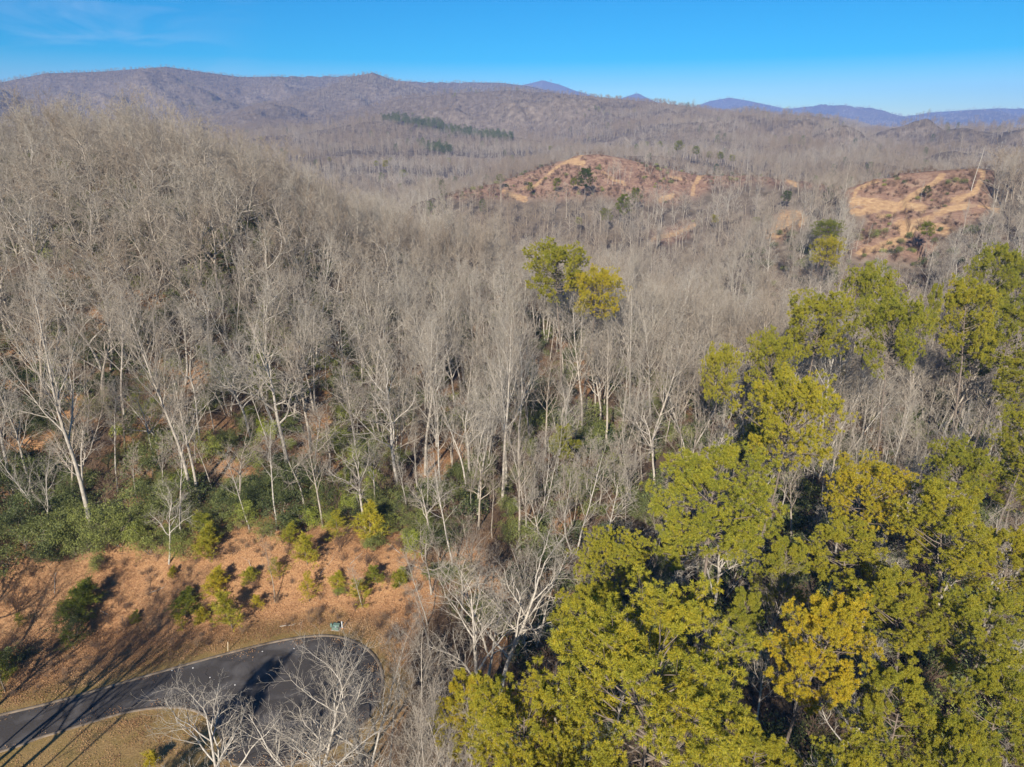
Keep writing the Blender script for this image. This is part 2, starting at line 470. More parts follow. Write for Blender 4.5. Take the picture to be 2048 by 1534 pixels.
nt.links.new(geo, nz_.inputs['Vector']); nt.links.new(geo, dv.inputs[0]); nt.links.new(nz_.outputs['Color'], dv.inputs[1]); nt.links.new(dv.outputs[0], vo.inputs['Vector'])
crk = ramp(nt, vo.outputs['Distance'], [(0.0, (1, 1, 1)), (0.012, (0, 0, 0))])
c = mix(nt, mix(nt, 1.0, crk, ramp(nt, f2, [(0.4, (0.8, 0.8, 0.8)), (0.6, (0, 0, 0))]), 'MULTIPLY'), c, (0.02, 0.018, 0.017))
c = mix(nt, mix(nt, 1.0, ramp(nt, noise(nt, 1.3, 6, geo, 0.5, 0.8), [(0.60, (0, 0, 0)), (0.72, (0.55, 0.55, 0.55))]), (1, 1, 1), 'MULTIPLY'), c, (0.16, 0.105, 0.065))
nt.links.new(c, b.inputs['Base Color']); b.inputs['Roughness'].default_value = 0.85
M_KERB = plain('kerb_concrete', (0.21, 0.165, 0.12), 0.9, 0.30, 0.9)

# ------------------------------------------------------------------ clearings and tracks (outlines read off the hillsides they lie on)
CLEAR1 = [(880, 392), (905, 384), (950, 374), (1000, 360), (1040, 346), (1080, 330), (1160, 300), (1210, 298), (1260, 310), (1300, 322), (1400, 344), (1500, 344), (1600, 355), (1690, 368), (1690, 385), (1600, 372), (1500, 366), (1430, 372), (1400, 392), (1350, 410), (1290, 405), (1240, 395), (1180, 392), (1100, 398), (1040, 400), (980, 396), (920, 400)]
CLEAR2 = [(1690, 385), (1700, 370), (1750, 350), (1850, 335), (1960, 328), (1990, 345), (1985, 375), (1975, 400), (1990, 420), (1950, 440), (1880, 470), (1870, 500), (1860, 520), (1780, 520), (1700, 510), (1705, 480), (1740, 440), (1700, 420)]
CLEAR3 = [(1290, 470), (1340, 455), (1390, 440), (1380, 475), (1330, 490)]
CLEAR4 = [(1535, 440), (1560, 428), (1600, 430), (1615, 470), (1560, 480), (1530, 468)]
TRACKS = [  # points in the photograph, half width in px, distance range
    ([(1008, 384), (1030, 392), (1050, 400)], 5, 240, 560), ([(1030, 380), (1070, 372), (1095, 350), (1120, 330), (1150, 318), (1165, 310)], 2.5, 240, 560),
    ([(1140, 322), (1165, 328)], 6, 240, 560), ([(1205, 345), (1225, 358), (1250, 368)], 3, 240, 560), ([(1385, 388), (1388, 370), (1400, 352), (1410, 348)], 4, 240, 560),
    ([(1320, 400), (1345, 392)], 5, 240, 560), ([(1340, 352), (1362, 358)], 3, 240, 560), ([(1535, 346), (1580, 358), (1690, 372)], 2.2, 300, 560), ([(1578, 360), (1592, 368)], 5, 300, 560),
    ([(1305, 478), (1350, 468), (1390, 450)], 4, 200, 600), ([(1540, 465), (1575, 440), (1600, 440)], 16, 200, 600),
    ([(1708, 395), (1712, 380), (1740, 366), (1755, 362)], 3.5, 200, 420), ([(1705, 402), (1760, 405), (1790, 412), (1845, 416)], 8, 200, 420),
    ([(1800, 408), (1830, 388), (1865, 368), (1885, 352)], 5, 200, 420), ([(1880, 334), (1950, 333), (1968, 345), (1958, 372), (1945, 388), (1905, 400)], 5.5, 200, 420),
    ([(1705, 424), (1760, 418), (1830, 414)], 6, 200, 420), ([(1755, 434), (1790, 428)], 3, 200, 420), ([(1830, 450), (1870, 430), (1900, 420), (1935, 412)], 6, 200, 420),
    ([(1800, 445), (1815, 468), (1800, 478), (1770, 490), (1720, 505)], 7, 200, 420), ([(1800, 452), (1860, 450), (1890, 462)], 11, 200, 420), ([(1960, 412), (2000, 422)], 4, 200, 420)]

def in_poly(px, py, poly):
    inside = np.zeros(np.shape(px), bool)
    n = len(poly)
    for i in range(n):
        ax, ay = poly[i]; bx, by = poly[(i + 1) % n]
        inside ^= ((ay > py) != (by > py)) & (px < (bx - ax) * (py - ay) / (by - ay + 1e-12) + ax)
    return inside

def line_dist(px, py, pts):
    d = np.full(np.shape(px), 1e9)
    for (ax, ay), (bx, by) in zip(pts[:-1], pts[1:]):
        ex, ey = bx - ax, by - ay
        t = np.clip(((px - ax) * ex + (py - ay) * ey) / (ex * ex + ey * ey), 0, 1)
        d = np.minimum(d, np.hypot(px - ax - t * ex, py - ay - t * ey))
    return d

def clearing(x, y, z):
    px, py, dep = project(x, y, z)
    r = np.hypot(x, y)
    a = in_poly(px, py, CLEAR1) & (r > 260) & (r < 520)
    b_ = in_poly(px, py, CLEAR2) & (r > 190) & (r < 380)
    c_ = (in_poly(px, py, CLEAR3) | in_poly(px, py, CLEAR4)) & (r > 150) & (r < 600)
    return a, b_, c_

# ------------------------------------------------------------------ ground sheet
a_in = np.linspace(R(-48), R(48), 1100)
a_out = np.linspace(R(48), R(312), 90)[1:-1]
AZ = np.concatenate([a_in, a_out])
RR = np.concatenate([np.linspace(1, 30, 12)[:-1], np.geomspace(30, 7600, 620)])
ga, gr = np.meshgrid(AZ, RR)
gx, gy = gr * np.sin(ga), gr * np.cos(ga)
gz = ground(gx, gy)
nR, nA = gx.shape
V = np.stack([gx.ravel(), gy.ravel(), gz.ravel()], 1)
V = np.vstack([V, [[0, 0, float(gz[0].mean())]]])
i0 = (np.arange(nR - 1)[:, None] * nA + np.arange(nA)[None]).ravel()
nxt = np.roll(np.arange(nA), -1)
i1 = (np.arange(nR - 1)[:, None] * nA + nxt[None]).ravel()
quads = np.stack([i0, i0 + nA, i1 + nA, i1], 1)
tris = np.stack([np.full(nA, nR * nA), np.arange(nA), nxt], 1)
me = mesh_np('ground', V, tris, quads, [M_GROUND], None, True)
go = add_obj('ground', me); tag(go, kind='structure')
ppx, ppy, pdep = project(gx, gy, gz)
c1, c2, c3 = clearing(gx, gy, gz)
def put_attr(me, name, arr):
    at_ = me.attributes.new(name, 'FLOAT', 'POINT')
    at_.data.foreach_set('value', np.concatenate([arr.ravel(), [0]]).astype(np.float32))
def blur(a):
    a = a.astype(float)
    for _ in range(2):
        a = (a + np.roll(a, 1, 0) + np.roll(a, -1, 0)) / 3
        a = (a + np.roll(a, 1, 1) + np.roll(a, -1, 1)) / 3
    return a
put_attr(me, 'scrub', blur(c1 | c2 | c3))
track = np.zeros(gx.shape)
for pts, hw, lo, hi in TRACKS:
    m = (gr > lo) & (gr < hi)
    d = line_dist(ppx[m], ppy[m], pts)
    track[m] = np.maximum(track[m], np.clip(1.25 - d / hw * 0.6, 0, 1))
track *= 0.80 + 0.2 * sstep(-0.3, 0.2, fbm(gx / 9, gy / 9, 3, 12))
put_attr(me, 'track', track)
rdist = road_dist(gx, gy)
isl = (rdist < 25) & (gy < 62) & (gx < -18)
put_attr(me, 'grass', np.clip(sstep(4.2, 1.5, rdist + 1.5 * fbm(gx / 3, gy / 3, 3, 5)) + isl * (gy < 40 + 0.28 * (gx + 60)) * 1.0, 0, 1) if False else
         np.maximum(sstep(5.0, 2.0, rdist + 1.8 * fbm(gx / 3, gy / 3, 3, 5)), ((gx < -14) & (gx > -90) & (gy < 50 + 0.28 * (gx + 45)) & (gy > 20)) * 1.0))
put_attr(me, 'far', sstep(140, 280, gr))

# how high the land reaches along each bearing, for leaving out trees nobody can see
elev_top = (gz + 10 - CAM_H) / np.maximum(gr, 1)
elev_g = (gz - CAM_H) / np.maximum(gr, 1)
runmax = np.maximum.accumulate(elev_g[:, :len(a_in)], axis=0)
def visible(x, y, z, top):
    r = np.hypot(x, y); az = np.arctan2(x, y)
    ia = np.clip(((az - a_in[0]) / (a_in[1] - a_in[0])).astype(int), 0, len(a_in) - 1)
    ir = np.clip(np.searchsorted(RR, r * 0.985) - 1, 0, nR - 1)
    return ((z + top - CAM_H) / r > runmax[ir, ia] - 2.0 / r)

# ------------------------------------------------------------------ road and kerbs
rp = road_poly
def fill_poly(name, poly, z, mat):
    import bmesh
    bm = bmesh.new()
    vs = [bm.verts.new((p[0], p[1], z)) for p in poly]
    f = bm.faces.new(vs)
    bmesh.ops.triangulate(bm, faces=[f])
    for f in bm.faces:
        if f.normal.z < 0: f.normal_flip()
    me = bpy.data.meshes.new(name); bm.to_mesh(me); bm.free(); me.materials.append(mat)
    return me
ro = add_obj('road', fill_poly('road', rp, 0.006, M_ROAD)); tag(ro, kind='structure')

def kerb_mesh(line, side, w=0.27, h=0.12):
    p = np.array(line); n = len(p)
    d = np.gradient(p, axis=0); d /= np.linalg.norm(d, axis=1)[:, None]
    nrm = np.stack([-d[:, 1], d[:, 0]], 1) * side
    prof = [(-0.02, -0.05), (-0.02, h * 0.7), (0.05, h), (w - 0.04, h), (w, h * 0.8), (w, -0.05)]
    V = []
    for o_, z_ in prof:
        q = p + nrm * o_
        V.append(np.column_stack([q, np.full(n, z_)]))
    V = np.stack(V, 1).reshape(-1, 3); k = len(prof)
    i = np.arange(n - 1)[:, None] * k + np.arange(k - 1)[None]
    i = i.ravel()
    return mesh_np('kerb', V, None, np.stack([i, i + 1, i + k + 1, i + k], 1), [M_KERB])
kerb_line = far_edge + arc
ko = add_obj('kerb', kerb_mesh(kerb_line, 1)); tag(ko, kind='structure')
ko2 = add_obj('kerb', kerb_mesh(near_edge, -1)); tag(ko2, kind='structure')

# ------------------------------------------------------------------ tree grower
def vrot(v, axis, a):
    c, s = math.cos(a), math.sin(a)
    x, y, z = v; ax, ay, az = axis
    d = (x * ax + y * ay + z * az) * (1 - c)
    return (x * c + (ay * z - az * y) * s + ax * d, y * c + (az * x - ax * z) * s + ay * d, z * c + (ax * y - ay * x) * s + az * d)

def vnorm(v):
    l = math.sqrt(v[0] ** 2 + v[1] ** 2 + v[2] ** 2) or 1
    return (v[0] / l, v[1] / l, v[2] / l)

def perp(v):
    if abs(v[2]) < 0.9: return vnorm((v[1], -v[0], 0))
    return vnorm((0, v[2], -v[1]))

def grow(rng, stems, levels):
    """stems: list of (pos, dir, length, radius). Returns branches by level: list of (points, radii, dir_end)"""
    out = [[] for _ in levels]
    cur = list(stems)
    for li, lv in enumerate(levels):
        nxt = []
        for (p, d, ln, rad) in cur:
            n = lv['n']; st = ln / n
            P = [p]; D = [d]; RD = [rad]
            for k in range(n):
                w = lv['wig']
                d = vnorm((d[0] + rng.gauss(0, w), d[1] + rng.gauss(0, w), d[2] + rng.gauss(0, w * 0.6) + lv['trop']))
                p = (p[0] + d[0] * st, p[1] + d[1] * st, p[2] + d[2] * st)
                P.append(p); D.append(d)
                RD.append(rad * (1 - (1 - lv.get('tip', 0.3)) * ((k + 1) / n) ** lv.get('tp', 1.0)))
            out[li].append((P, RD, D))
            if li + 1 < len(levels):
                nc = lv['nch'] if isinstance(lv['nch'], int) else rng.randint(*lv['nch'])
                az = rng.random() * 6.28
                for c in range(nc):
                    t = lv['t0'] + (1 - lv['t0']) * ((c + rng.random() * 0.9) / nc)
                    t = min(t, 0.995)
                    f = t * n; i = int(f); fr = f - i
                    q = tuple(P[i][j] * (1 - fr) + P[i + 1][j] * fr for j in range(3))
                    rr = RD[i] * (1 - fr) + RD[i + 1] * fr
                    az += 2.4 + rng.gauss(0, 0.5)
                    dd = D[i + 1]
                    ax = vrot(perp(dd), dd, az)
                    a_ = R(lv['ang'] + rng.gauss(0, lv['ang'] * 0.2))
                    cd = vrot(dd, ax, a_)
                    tn = (t - lv['t0']) / (1 - lv['t0'])
                    cl = ln * lv['ratio'] * lv['shape'](tn) * (0.75 + 0.5 * rng.random())
                    nxt.append((q, cd, cl, min(rr * 0.85, max(rr * lv.get('rr', 0.55), lv.get('rmin', 0.01)))))
        cur = nxt
    return out

def tubes(branches, k, rmin=0.0):
    if not branches: return np.zeros((0, 3)), np.zeros((0, 4), np.int32)
    P = np.array([b_[0] for b_ in branches]); Rr = np.maximum(np.array([b_[1] for b_ in branches]), rmin)
    T = np.gradient(P, axis=1); T /= np.linalg.norm(T, axis=2, keepdims=True) + 1e-9
    ref = np.where(np.abs(T[:, :1, 2:3]) < 0.8, np.array([0, 0, 1.0]), np.array([1.0, 0, 0]))
    U = np.cross(T, np.broadcast_to(ref, T.shape)); U /= np.linalg.norm(U, axis=2, keepdims=True) + 1e-9
    W = np.cross(T, U)
    a = np.arange(k) * 2 * math.pi / k
    V = P[:, :, None] + Rr[:, :, None, None] * (U[:, :, None] * np.cos(a)[None, None, :, None] + W[:, :, None] * np.sin(a)[None, None, :, None])
    B, n, _, _ = V.shape
    idx = np.arange(B * n * k).reshape(B, n, k)
    q = np.stack([idx[:, :-1], np.roll(idx, -1, 2)[:, :-1], np.roll(idx, -1, 2)[:, 1:], idx[:, 1:]], -1).reshape(-1, 4)
    return V.reshape(-1, 3), q

def join(parts):
    """parts: list of (V, tris, quads, matindex)"""
    Vs, T, Q, mt, mq, off = [], [], [], [], [], 0
    for V_, t_, q_, mi in parts:
        if len(V_) == 0: continue
        Vs.append(V_)
        if t_ is not None and len(t_): T.append(np.asarray(t_) + off); mt.append(np.full(len(t_), mi))
        if q_ is not None and len(q_): Q.append(np.asarray(q_) + off); mq.append(np.full(len(q_), mi))
        off += len(V_)
    T = np.concatenate(T) if T else None; Q = np.concatenate(Q) if Q else None
    m_ = np.concatenate(mt + mq)
    return np.concatenate(Vs), T, Q, m_

one = lambda t: 1.0
def bare_levels(form, lod):
    if form == 'poplar':
        L_ = [dict(n=12, wig=0.035, trop=0.02, nch=17, t0=0.40, ang=42, ratio=0.34, shape=lambda t: 1.0 - 0.62 * t, tip=0.14, rr=0.55),
              dict(n=7, wig=0.10, trop=0.11, nch=(6, 9), t0=0.22, ang=36, ratio=0.50, shape=lambda t: 1.0 - 0.45 * t, tip=0.25, rr=0.68),
              dict(n=4, wig=0.14, trop=0.05, nch=(4, 6), t0=0.15, ang=36, ratio=0.52, shape=lambda t: 1.0 - 0.35 * t, tip=0.3, rr=0.6)]
    elif form == 'oak':
        L_ = [dict(n=10, wig=0.07, trop=0.0, nch=9, t0=0.42, ang=48, ratio=0.52, shape=lambda t: 1.0 - 0.35 * t, tip=0.3, rr=0.72),
              dict(n=9, wig=0.19, trop=0.07, nch=(8, 11), t0=0.22, ang=48, ratio=0.46, shape=lambda t: 1.0 - 0.4 * t, tip=0.25, rr=0.68),
              dict(n=5, wig=0.22, trop=0.05, nch=(5, 6), t0=0.15, ang=42, ratio=0.50, shape=lambda t: 1.0 - 0.35 * t, tip=0.3, rr=0.6)]
    elif form == 'slender':
        L_ = [dict(n=12, wig=0.05, trop=0.02, nch=15, t0=0.45, ang=40, ratio=0.20, shape=lambda t: 1.0 - 0.55 * t, tip=0.12, rr=0.42),
              dict(n=6, wig=0.13, trop=0.10, nch=(5, 7), t0=0.2, ang=38, ratio=0.50, shape=lambda t: 1.0 - 0.4 * t, tip=0.25, rr=0.68),
              dict(n=4, wig=0.16, trop=0.05, nch=(3, 5), t0=0.15, ang=38, ratio=0.55, shape=lambda t: 1.0 - 0.35 * t, tip=0.3, rr=0.6)]
    else:  # forked: the stems spread from low down like a broom
        L_ = [dict(n=12, wig=0.06, trop=0.035, nch=12, t0=0.25, ang=34, ratio=0.32, shape=lambda t: 1.0 - 0.55 * t, tip=0.12, rr=0.5),
              dict(n=7, wig=0.13, trop=0.12, nch=(6, 8), t0=0.2, ang=34, ratio=0.48, shape=lambda t: 1.0 - 0.4 * t, tip=0.25, rr=0.68),
              dict(n=4, wig=0.16, trop=0.05, nch=(4, 5), t0=0.15, ang=36, ratio=0.52, shape=lambda t: 1.0 - 0.35 * t, tip=0.3, rr=0.6)]
    twig = dict(n=3, wig=0.16, trop=0.04, nch=(1, 3), t0=0.1, ang=36, ratio=0.6, shape=lambda t: 1.0 - 0.3 * t, tip=0.4, rr=0.7, rmin=0.008)
    last = dict(n=2, wig=0.15, trop=0.03, nch=0, t0=0.1, ang=30, ratio=0.5, shape=one, tip=0.5)
    if lod == 0: return L_ + [twig, last]
    if lod == 1: return L_ + [dict(twig, nch=0, n=2)]
    for l_ in L_: l_['n'] = max(3, l_['n'] // 2)
    L_[2] = dict(L_[2], nch=0, n=2)
    return L_

def make_bare(form, H, rad, seed, lod=0, lean=0.03):
    rng = random.Random(seed)
    lv = bare_levels(form, lod)
    if form == 'forked':
        ns = rng.randint(2, 3); stems = []
        a = rng.random() * 6
        for s in range(ns):
            a += 6.28 / ns + rng.gauss(0, 0.4)
            sl = 0.16 + 0.10 * rng.random()
            stems.append(((0.12 * math.cos(a), 0.12 * math.sin(a), -0.4), vnorm((sl * math.cos(a), sl * math.sin(a), 1)), H * (0.85 + 0.2 * rng.random()), rad * 0.75))
    else:
        stems = [((0, 0, -0.5), vnorm((rng.gauss(0, lean), rng.gauss(0, lean), 1)), H * (0.93 if form == 'poplar' else 0.85), rad)]
    br = grow(rng, stems, lv)
    rmin = [0.0, 0.018, 0.034][lod]
    sides = [[8, 5, 4, 3, 3], [6, 4, 3, 3], [4, 3, 3]][lod]
    wood = [tubes(br[i], sides[i], rmin) for i in range(2)]
    fine_ = [tubes(br[i], sides[i], max(rmin, 0.006 if lod == 0 else rmin)) for i in range(2, len(br))]
    wt_ = join([(v, None, q, 0) for v, q in wood]); ft = join([(v, None, q, 1) for v, q in fine_])
    return wt_, ft

def proto_bare(form, H, rad, seed):
    w, f = make_bare(form, H, rad, seed, 0)
    return (mesh_np('bare_trunk', w[0], w[1], w[2], [M_BARK], None, True), mesh_np('bare_crown', f[0], f[1], f[2], [M_TWIG], None, True))

def needles_at(rng, P, D, n, ln, wd, spread):
    """P, D: (T,3) tuft positions and directions -> needle triangles"""
    T = len(P)
    d = rng.normal(size=(T, n, 3)); d /= np.linalg.norm(d, axis=2, keepdims=True)
    d = D[:, None] * rng.uniform(0.15, 1.3, (T, n, 1)) + d * spread
    d /= np.linalg.norm(d, axis=2, keepdims=True)
    side = np.cross(d, rng.normal(size=(T, n, 3))); side /= np.linalg.norm(side, axis=2, keepdims=True)
    L_ = ln * rng.uniform(0.7, 1.15, (T, n, 1))
    base = P[:, None] - D[:, None] * rng.uniform(0, ln * 0.5, (T, n, 1))
    V = np.stack([base + side * wd * 0.5, base - side * wd * 0.5, base + d * L_ + side * wd * 0.25, base + d * L_ - side * wd * 0.25], 2).reshape(-1, 3)
    i = np.arange(T * n) * 4
    return V, np.stack([i, i + 1, i + 3, i + 2], 1)

def make_pine(H, Rc, seed, cb=0.5, nb=46, lod=0, flat=0.5):
    """tall pine: bare lower trunk with dead stubs, a rounded, clumpy crown"""
    rng = random.Random(seed); nrng = np.random.default_rng(seed)
    trunk = grow(rng, [((0, 0, -0.5), (0, 0, 1), H * 0.97 + 0.5, 0.26)], [dict(n=14, wig=0.025, trop=0.03, nch=0, t0=0.5, ang=60, ratio=0.3, shape=one, tip=0.14)])[0]
    P, RD, D = trunk[0]
    limbs = []; az = rng.random() * 6
    for i in range(nb):
        tt = (i + rng.random()) / nb
        t = cb + (0.99 - cb) * tt
        f = t * 14; k = min(int(f), 13); fr = f - k
        q = tuple(P[k][j] * (1 - fr) + P[k + 1][j] * fr for j in range(3))
        env = (0.55 + 0.45 * math.sin(min(tt / flat, 1) * math.pi / 2)) if tt < flat else math.sqrt(max(0.03, 1 - ((tt - flat) / (1.06 - flat)) ** 2))
        az += 2.4 + rng.gauss(0, 0.45)
        lnb = Rc * env * (0.72 + 0.42 * rng.random())
        up = 0.05 + 0.75 * tt + rng.gauss(0, 0.12)
        d = vnorm((math.cos(az), math.sin(az), up))
        limbs.append((q, d, lnb, 0.035 + 0.055 * (1 - tt) * (lnb / Rc)))
    lv = [dict(n=6, wig=0.13, trop=0.05, nch=(6, 8), t0=0.38, ang=46, ratio=0.36, shape=lambda t: 1.15 - 0.5 * t, tip=0.25, rr=0.55, rmin=0.015),
          dict(n=4, wig=0.18, trop=0.14, nch=(6, 8), t0=0.25, ang=48, ratio=0.46, shape=lambda t: 1.0 - 0.3 * t, tip=0.4, rr=0.6, rmin=0.012),
          dict(n=2, wig=0.18, trop=0.22, nch=0, t0=0, ang=30, ratio=0.4, shape=one, tip=0.6)]
    br = grow(rng, limbs, lv)
    stubs = []
    for i in range(14):     # dead lower limbs
        t = cb * (0.45 + 0.6 * rng.random()); f = t * 14; k = int(f)
        az += 2.2
        stubs.append((P[k], vnorm((math.cos(az), math.sin(az), 0.1 + 0.2 * rng.random())), 0.8 + 1.8 * rng.random(), 0.04))
    sb_ = grow(rng, stubs, [dict(n=4, wig=0.2, trop=0.02, nch=(2, 4), t0=0.3, ang=45, ratio=0.5, shape=one, tip=0.3, rr=0.6), dict(n=2, wig=0.2, trop=0, nch=0, t0=0, ang=1, ratio=1, shape=one)])
    w = [tubes(trunk, 9)] + [tubes(br[0], 5), tubes(sb_[0], 4), tubes(sb_[1], 3)]
    if lod == 0: w += [tubes(br[1], 3, 0.012)]
    ends = [b_ for b_ in br[2]] + [b_ for b_ in br[1]]
    Pt = np.array([b_[0][-1] for b_ in ends]); Dt = np.array([b_[2][-1] for b_ in ends])
    mid_ = [b_ for b_ in br[2] if rng.random() < 0.12]
    Pt = np.vstack([Pt, np.array([b_[0][1] for b_ in mid_])]); Dt = np.vstack([Dt, np.array([b_[2][1] for b_ in mid_])])
    Dt[:, 2] += 0.25; Dt /= np.linalg.norm(Dt, axis=1, keepdims=True)
    if lod == 0: nv, nq = needles_at(nrng, Pt, Dt, 46, 0.215, 0.031, 1.4)
    else: nv, nq = needles_at(nrng, Pt[::2], Dt[::2], 7, 0.42, 0.10, 0.9)
    return join([(v, None, q, 0) for v, q in w]), (nv, None, nq, np.ones(len(nq), int))

def make_sapling(H, seed, dens=1.0):
    """young bushy pine with soft foliage down to the ground"""
    rng = random.Random(seed); nrng = np.random.default_rng(seed)
    trunk = grow(rng, [((0, 0, -0.2), (0, 0, 1), H, 0.04)], [dict(n=8, wig=0.05, trop=0.03, nch=0, t0=0, ang=1, ratio=1, shape=one, tip=0.2)])[0]
    P = trunk[0][0]; limbs = []; az = 0
    for i in range(int(24 * dens)):
        tt = (i + rng.random()) / (24 * dens); f = (0.08 + 0.9 * tt) * 8; k = min(int(f), 7); fr = f - k
        q = tuple(P[k][j] * (1 - fr) + P[k + 1][j] * fr for j in range(3))
        az += 2.4 + rng.gauss(0, 0.4)
        limbs.append((q, vnorm((math.cos(az), math.sin(az), 0.5 + 0.5 * tt)), H * (0.40 - 0.28 * tt) * (0.6 + 0.6 * rng.random()), 0.014))
    br = grow(rng, limbs, [dict(n=4, wig=0.12, trop=0.08, nch=(5, 8), t0=0.2, ang=42, ratio=0.42, shape=one, tip=0.4, rr=0.6), dict(n=2, wig=0.15, trop=0.1, nch=0, t0=0, ang=1, ratio=1, shape=one)])
    w = [tubes(trunk, 5), tubes(br[0], 3, 0.008)]
    e = br[0] + br[1]
    Pt = np.array([b_[0][-1] for b_ in e] + [b_[0][1] for b_ in e]); Dt = np.array([b_[2][-1] for b_ in e] + [b_[2][1] for b_ in e])
    nv, nq = needles_at(nrng, Pt, Dt, 12, 0.20, 0.018, 0.9)
    return join([(v, None, q, 0) for v, q in w]), (nv, None, nq, np.ones(len(nq), int))

def leaf_cards(nrng, P, N, ln, wd):
    n = len(P)
    d = nrng.normal(size=(n, 3)) + N * 0.6; d /= np.linalg.norm(d, axis=1, keepdims=True)
    s = np.cross(d, N + nrng.normal(size=(n, 3)) * 0.5); s /= np.linalg.norm(s, axis=1, keepdims=True) + 1e-9
    l_ = ln * nrng.uniform(0.7, 1.2, (n, 1)); w_ = wd * nrng.uniform(0.7, 1.2, (n, 1))
    V = np.stack([P, P + d * l_ * 0.5 + s * w_ * 0.5, P + d * l_, P + d * l_ * 0.5 - s * w_ * 0.5], 1).reshape(-1, 3)
    i = np.arange(n) * 4
    return V, np.stack([i, i + 1, i + 2, i + 3], 1)

def make_shrub(h, r, seed, nleaf=6000, ln=0.125, wd=0.06):
    """evergreen laurel: crooked stems and several leafy clumps of uneven size"""
    rng = random.Random(seed); nrng = np.random.default_rng(seed)
    stems = []
    for i in range(7):
        a = rng.random() * 6.28
        stems.append(((0.1 * math.cos(a), 0.1 * math.sin(a), -0.2), vnorm((0.7 * r / h * math.cos(a), 0.7 * r / h * math.sin(a), 1)), h * (0.7 + 0.3 * rng.random()), 0.035))
    br = grow(rng, stems, [dict(n=5, wig=0.2, trop=0.03, nch=(4, 5), t0=0.3, ang=40, ratio=0.5, shape=one, tip=0.3, rr=0.6), dict(n=3, wig=0.2, trop=0.05, nch=(3, 4), t0=0.2, ang=40, ratio=0.55, shape=one, tip=0.4, rr=0.7), dict(n=2, wig=0.2, trop=0.05, nch=0, t0=0, ang=1, ratio=1, shape=one)])
    w = [tubes(br[0], 4), tubes(br[1], 3)]
    ends = np.array([b_[0][-1] for b_ in br[2]] + [b_[0][-1] for b_ in br[1]])
    per = max(1, nleaf // len(ends))
    C = np.repeat(ends, per, 0)
    off = nrng.normal(size=C.shape); off /= np.linalg.norm(off, axis=1, keepdims=True)
    cr = nrng.uniform(0.22, 0.42, (len(ends), 1)).repeat(per, 0) * (r / 1.6)
    Pt = C + off * cr * nrng.uniform(0.5, 1.0, (len(C), 1)) ** 0.5 * np.array([1, 1, 0.75])
    Pt[:, 2] = np.maximum(Pt[:, 2], 0.05)
    V, q = leaf_cards(nrng, Pt, off, ln, wd)
    return join([(v, None, q_, 0) for v, q_ in w]), (V, None, q, np.ones(len(q), int))

def two_meshes(pr, m0, m1, n0, n1):
    a, b_ = pr
    return (mesh_np(n0, a[0], a[1], a[2], [m0], None, True), mesh_np(n1, b_[0], b_[1], b_[2], [m1], None, False))

def one_mesh(pr, m0, m1, name):
    a, b_ = pr
    V_, T_, Q_, mi = join([(a[0], a[1], a[2], 0), (b_[0], b_[1], b_[2], 1)])
    return mesh_np(name, V_, T_, Q_, [m0, m1], mi, False)

# prototypes ---------------------------------------------------------
FORMS = [('poplar', 24, 0.26), ('poplar', 22, 0.22), ('poplar', 20, 0.20), ('oak', 19, 0.27), ('oak', 17, 0.24), ('oak', 16, 0.22), ('slender', 18, 0.13), ('slender', 15, 0.11), ('forked', 19, 0.19), ('forked', 16, 0.16)]
BARE = [proto_bare(f_, h_, r_, 100 + i) for i, (f_, h_, r_) in enumerate(FORMS)]
PINES = [two_meshes(make_pine(25, 5.6, 11, 0.66, 46, flat=0.40), M_PBARK, M_NEEDLE, 'pine_trunk', 'pine_crown'),
         two_meshes(make_pine(25, 4.9, 12, 0.68, 42, flat=0.35), M_PBARK, M_NEEDLE, 'pine_trunk', 'pine_crown'),
         two_meshes(make_pine(25, 6.2, 13, 0.77, 42, flat=0.45), M_PBARK, M_NEEDLE, 'pine_trunk', 'pine_crown'),
         two_meshes(make_pine(25, 4.2, 14, 0.60, 42, flat=0.3), M_PBARK, M_NEEDLE, 'pine_trunk', 'pine_crown')]
SAPS = [two_meshes(make_sapling(2.6, 31), M_PBARK, M_NEEDLE, 'sapling_stem', 'sapling_foliage'),
        two_meshes(make_sapling(3.4, 32, 1.3), M_PBARK, M_NEEDLE, 'sapling_stem', 'sapling_foliage'),
        two_meshes(make_sapling(1.8, 33, 0.7), M_PBARK, M_NEEDLE, 'sapling_stem', 'sapling_foliage'),
        two_meshes(make_sapling(3.0, 34, 0.6), M_PBARK, M_NEEDLE, 'sapling_stem', 'sapling_foliage'),
        two_meshes(make_sapling(2.4, 35, 0.9), M_PBARK, M_NEEDLE, 'sapling_stem', 'sapling_foliage'),
        two_meshes(make_sapling(3.6, 36, 0.8), M_PBARK, M_NEEDLE, 'sapling_stem', 'sapling_foliage')]
SHRUBS = [two_meshes(make_shrub(2.6, 1.9, 41), M_TWIG, M_LAUREL, 'shrub_stem', 'shrub_foliage'),
          two_meshes(make_shrub(3.4, 1.7, 42), M_TWIG, M_LAUREL, 'shrub_stem', 'shrub_foliage'),
          two_meshes(make_shrub(1.8, 1.5, 43), M_TWIG, M_LAUREL, 'shrub_stem', 'shrub_foliage')]

def place(proto, names, root_name, x, y, z, rz, s, tint):
    e = empty(root_name, (x, y, z), rz, s)
    for me_, nm in zip(proto, names):
        o = add_obj(nm, me_, e); o['tint'] = float(tint)
    return e

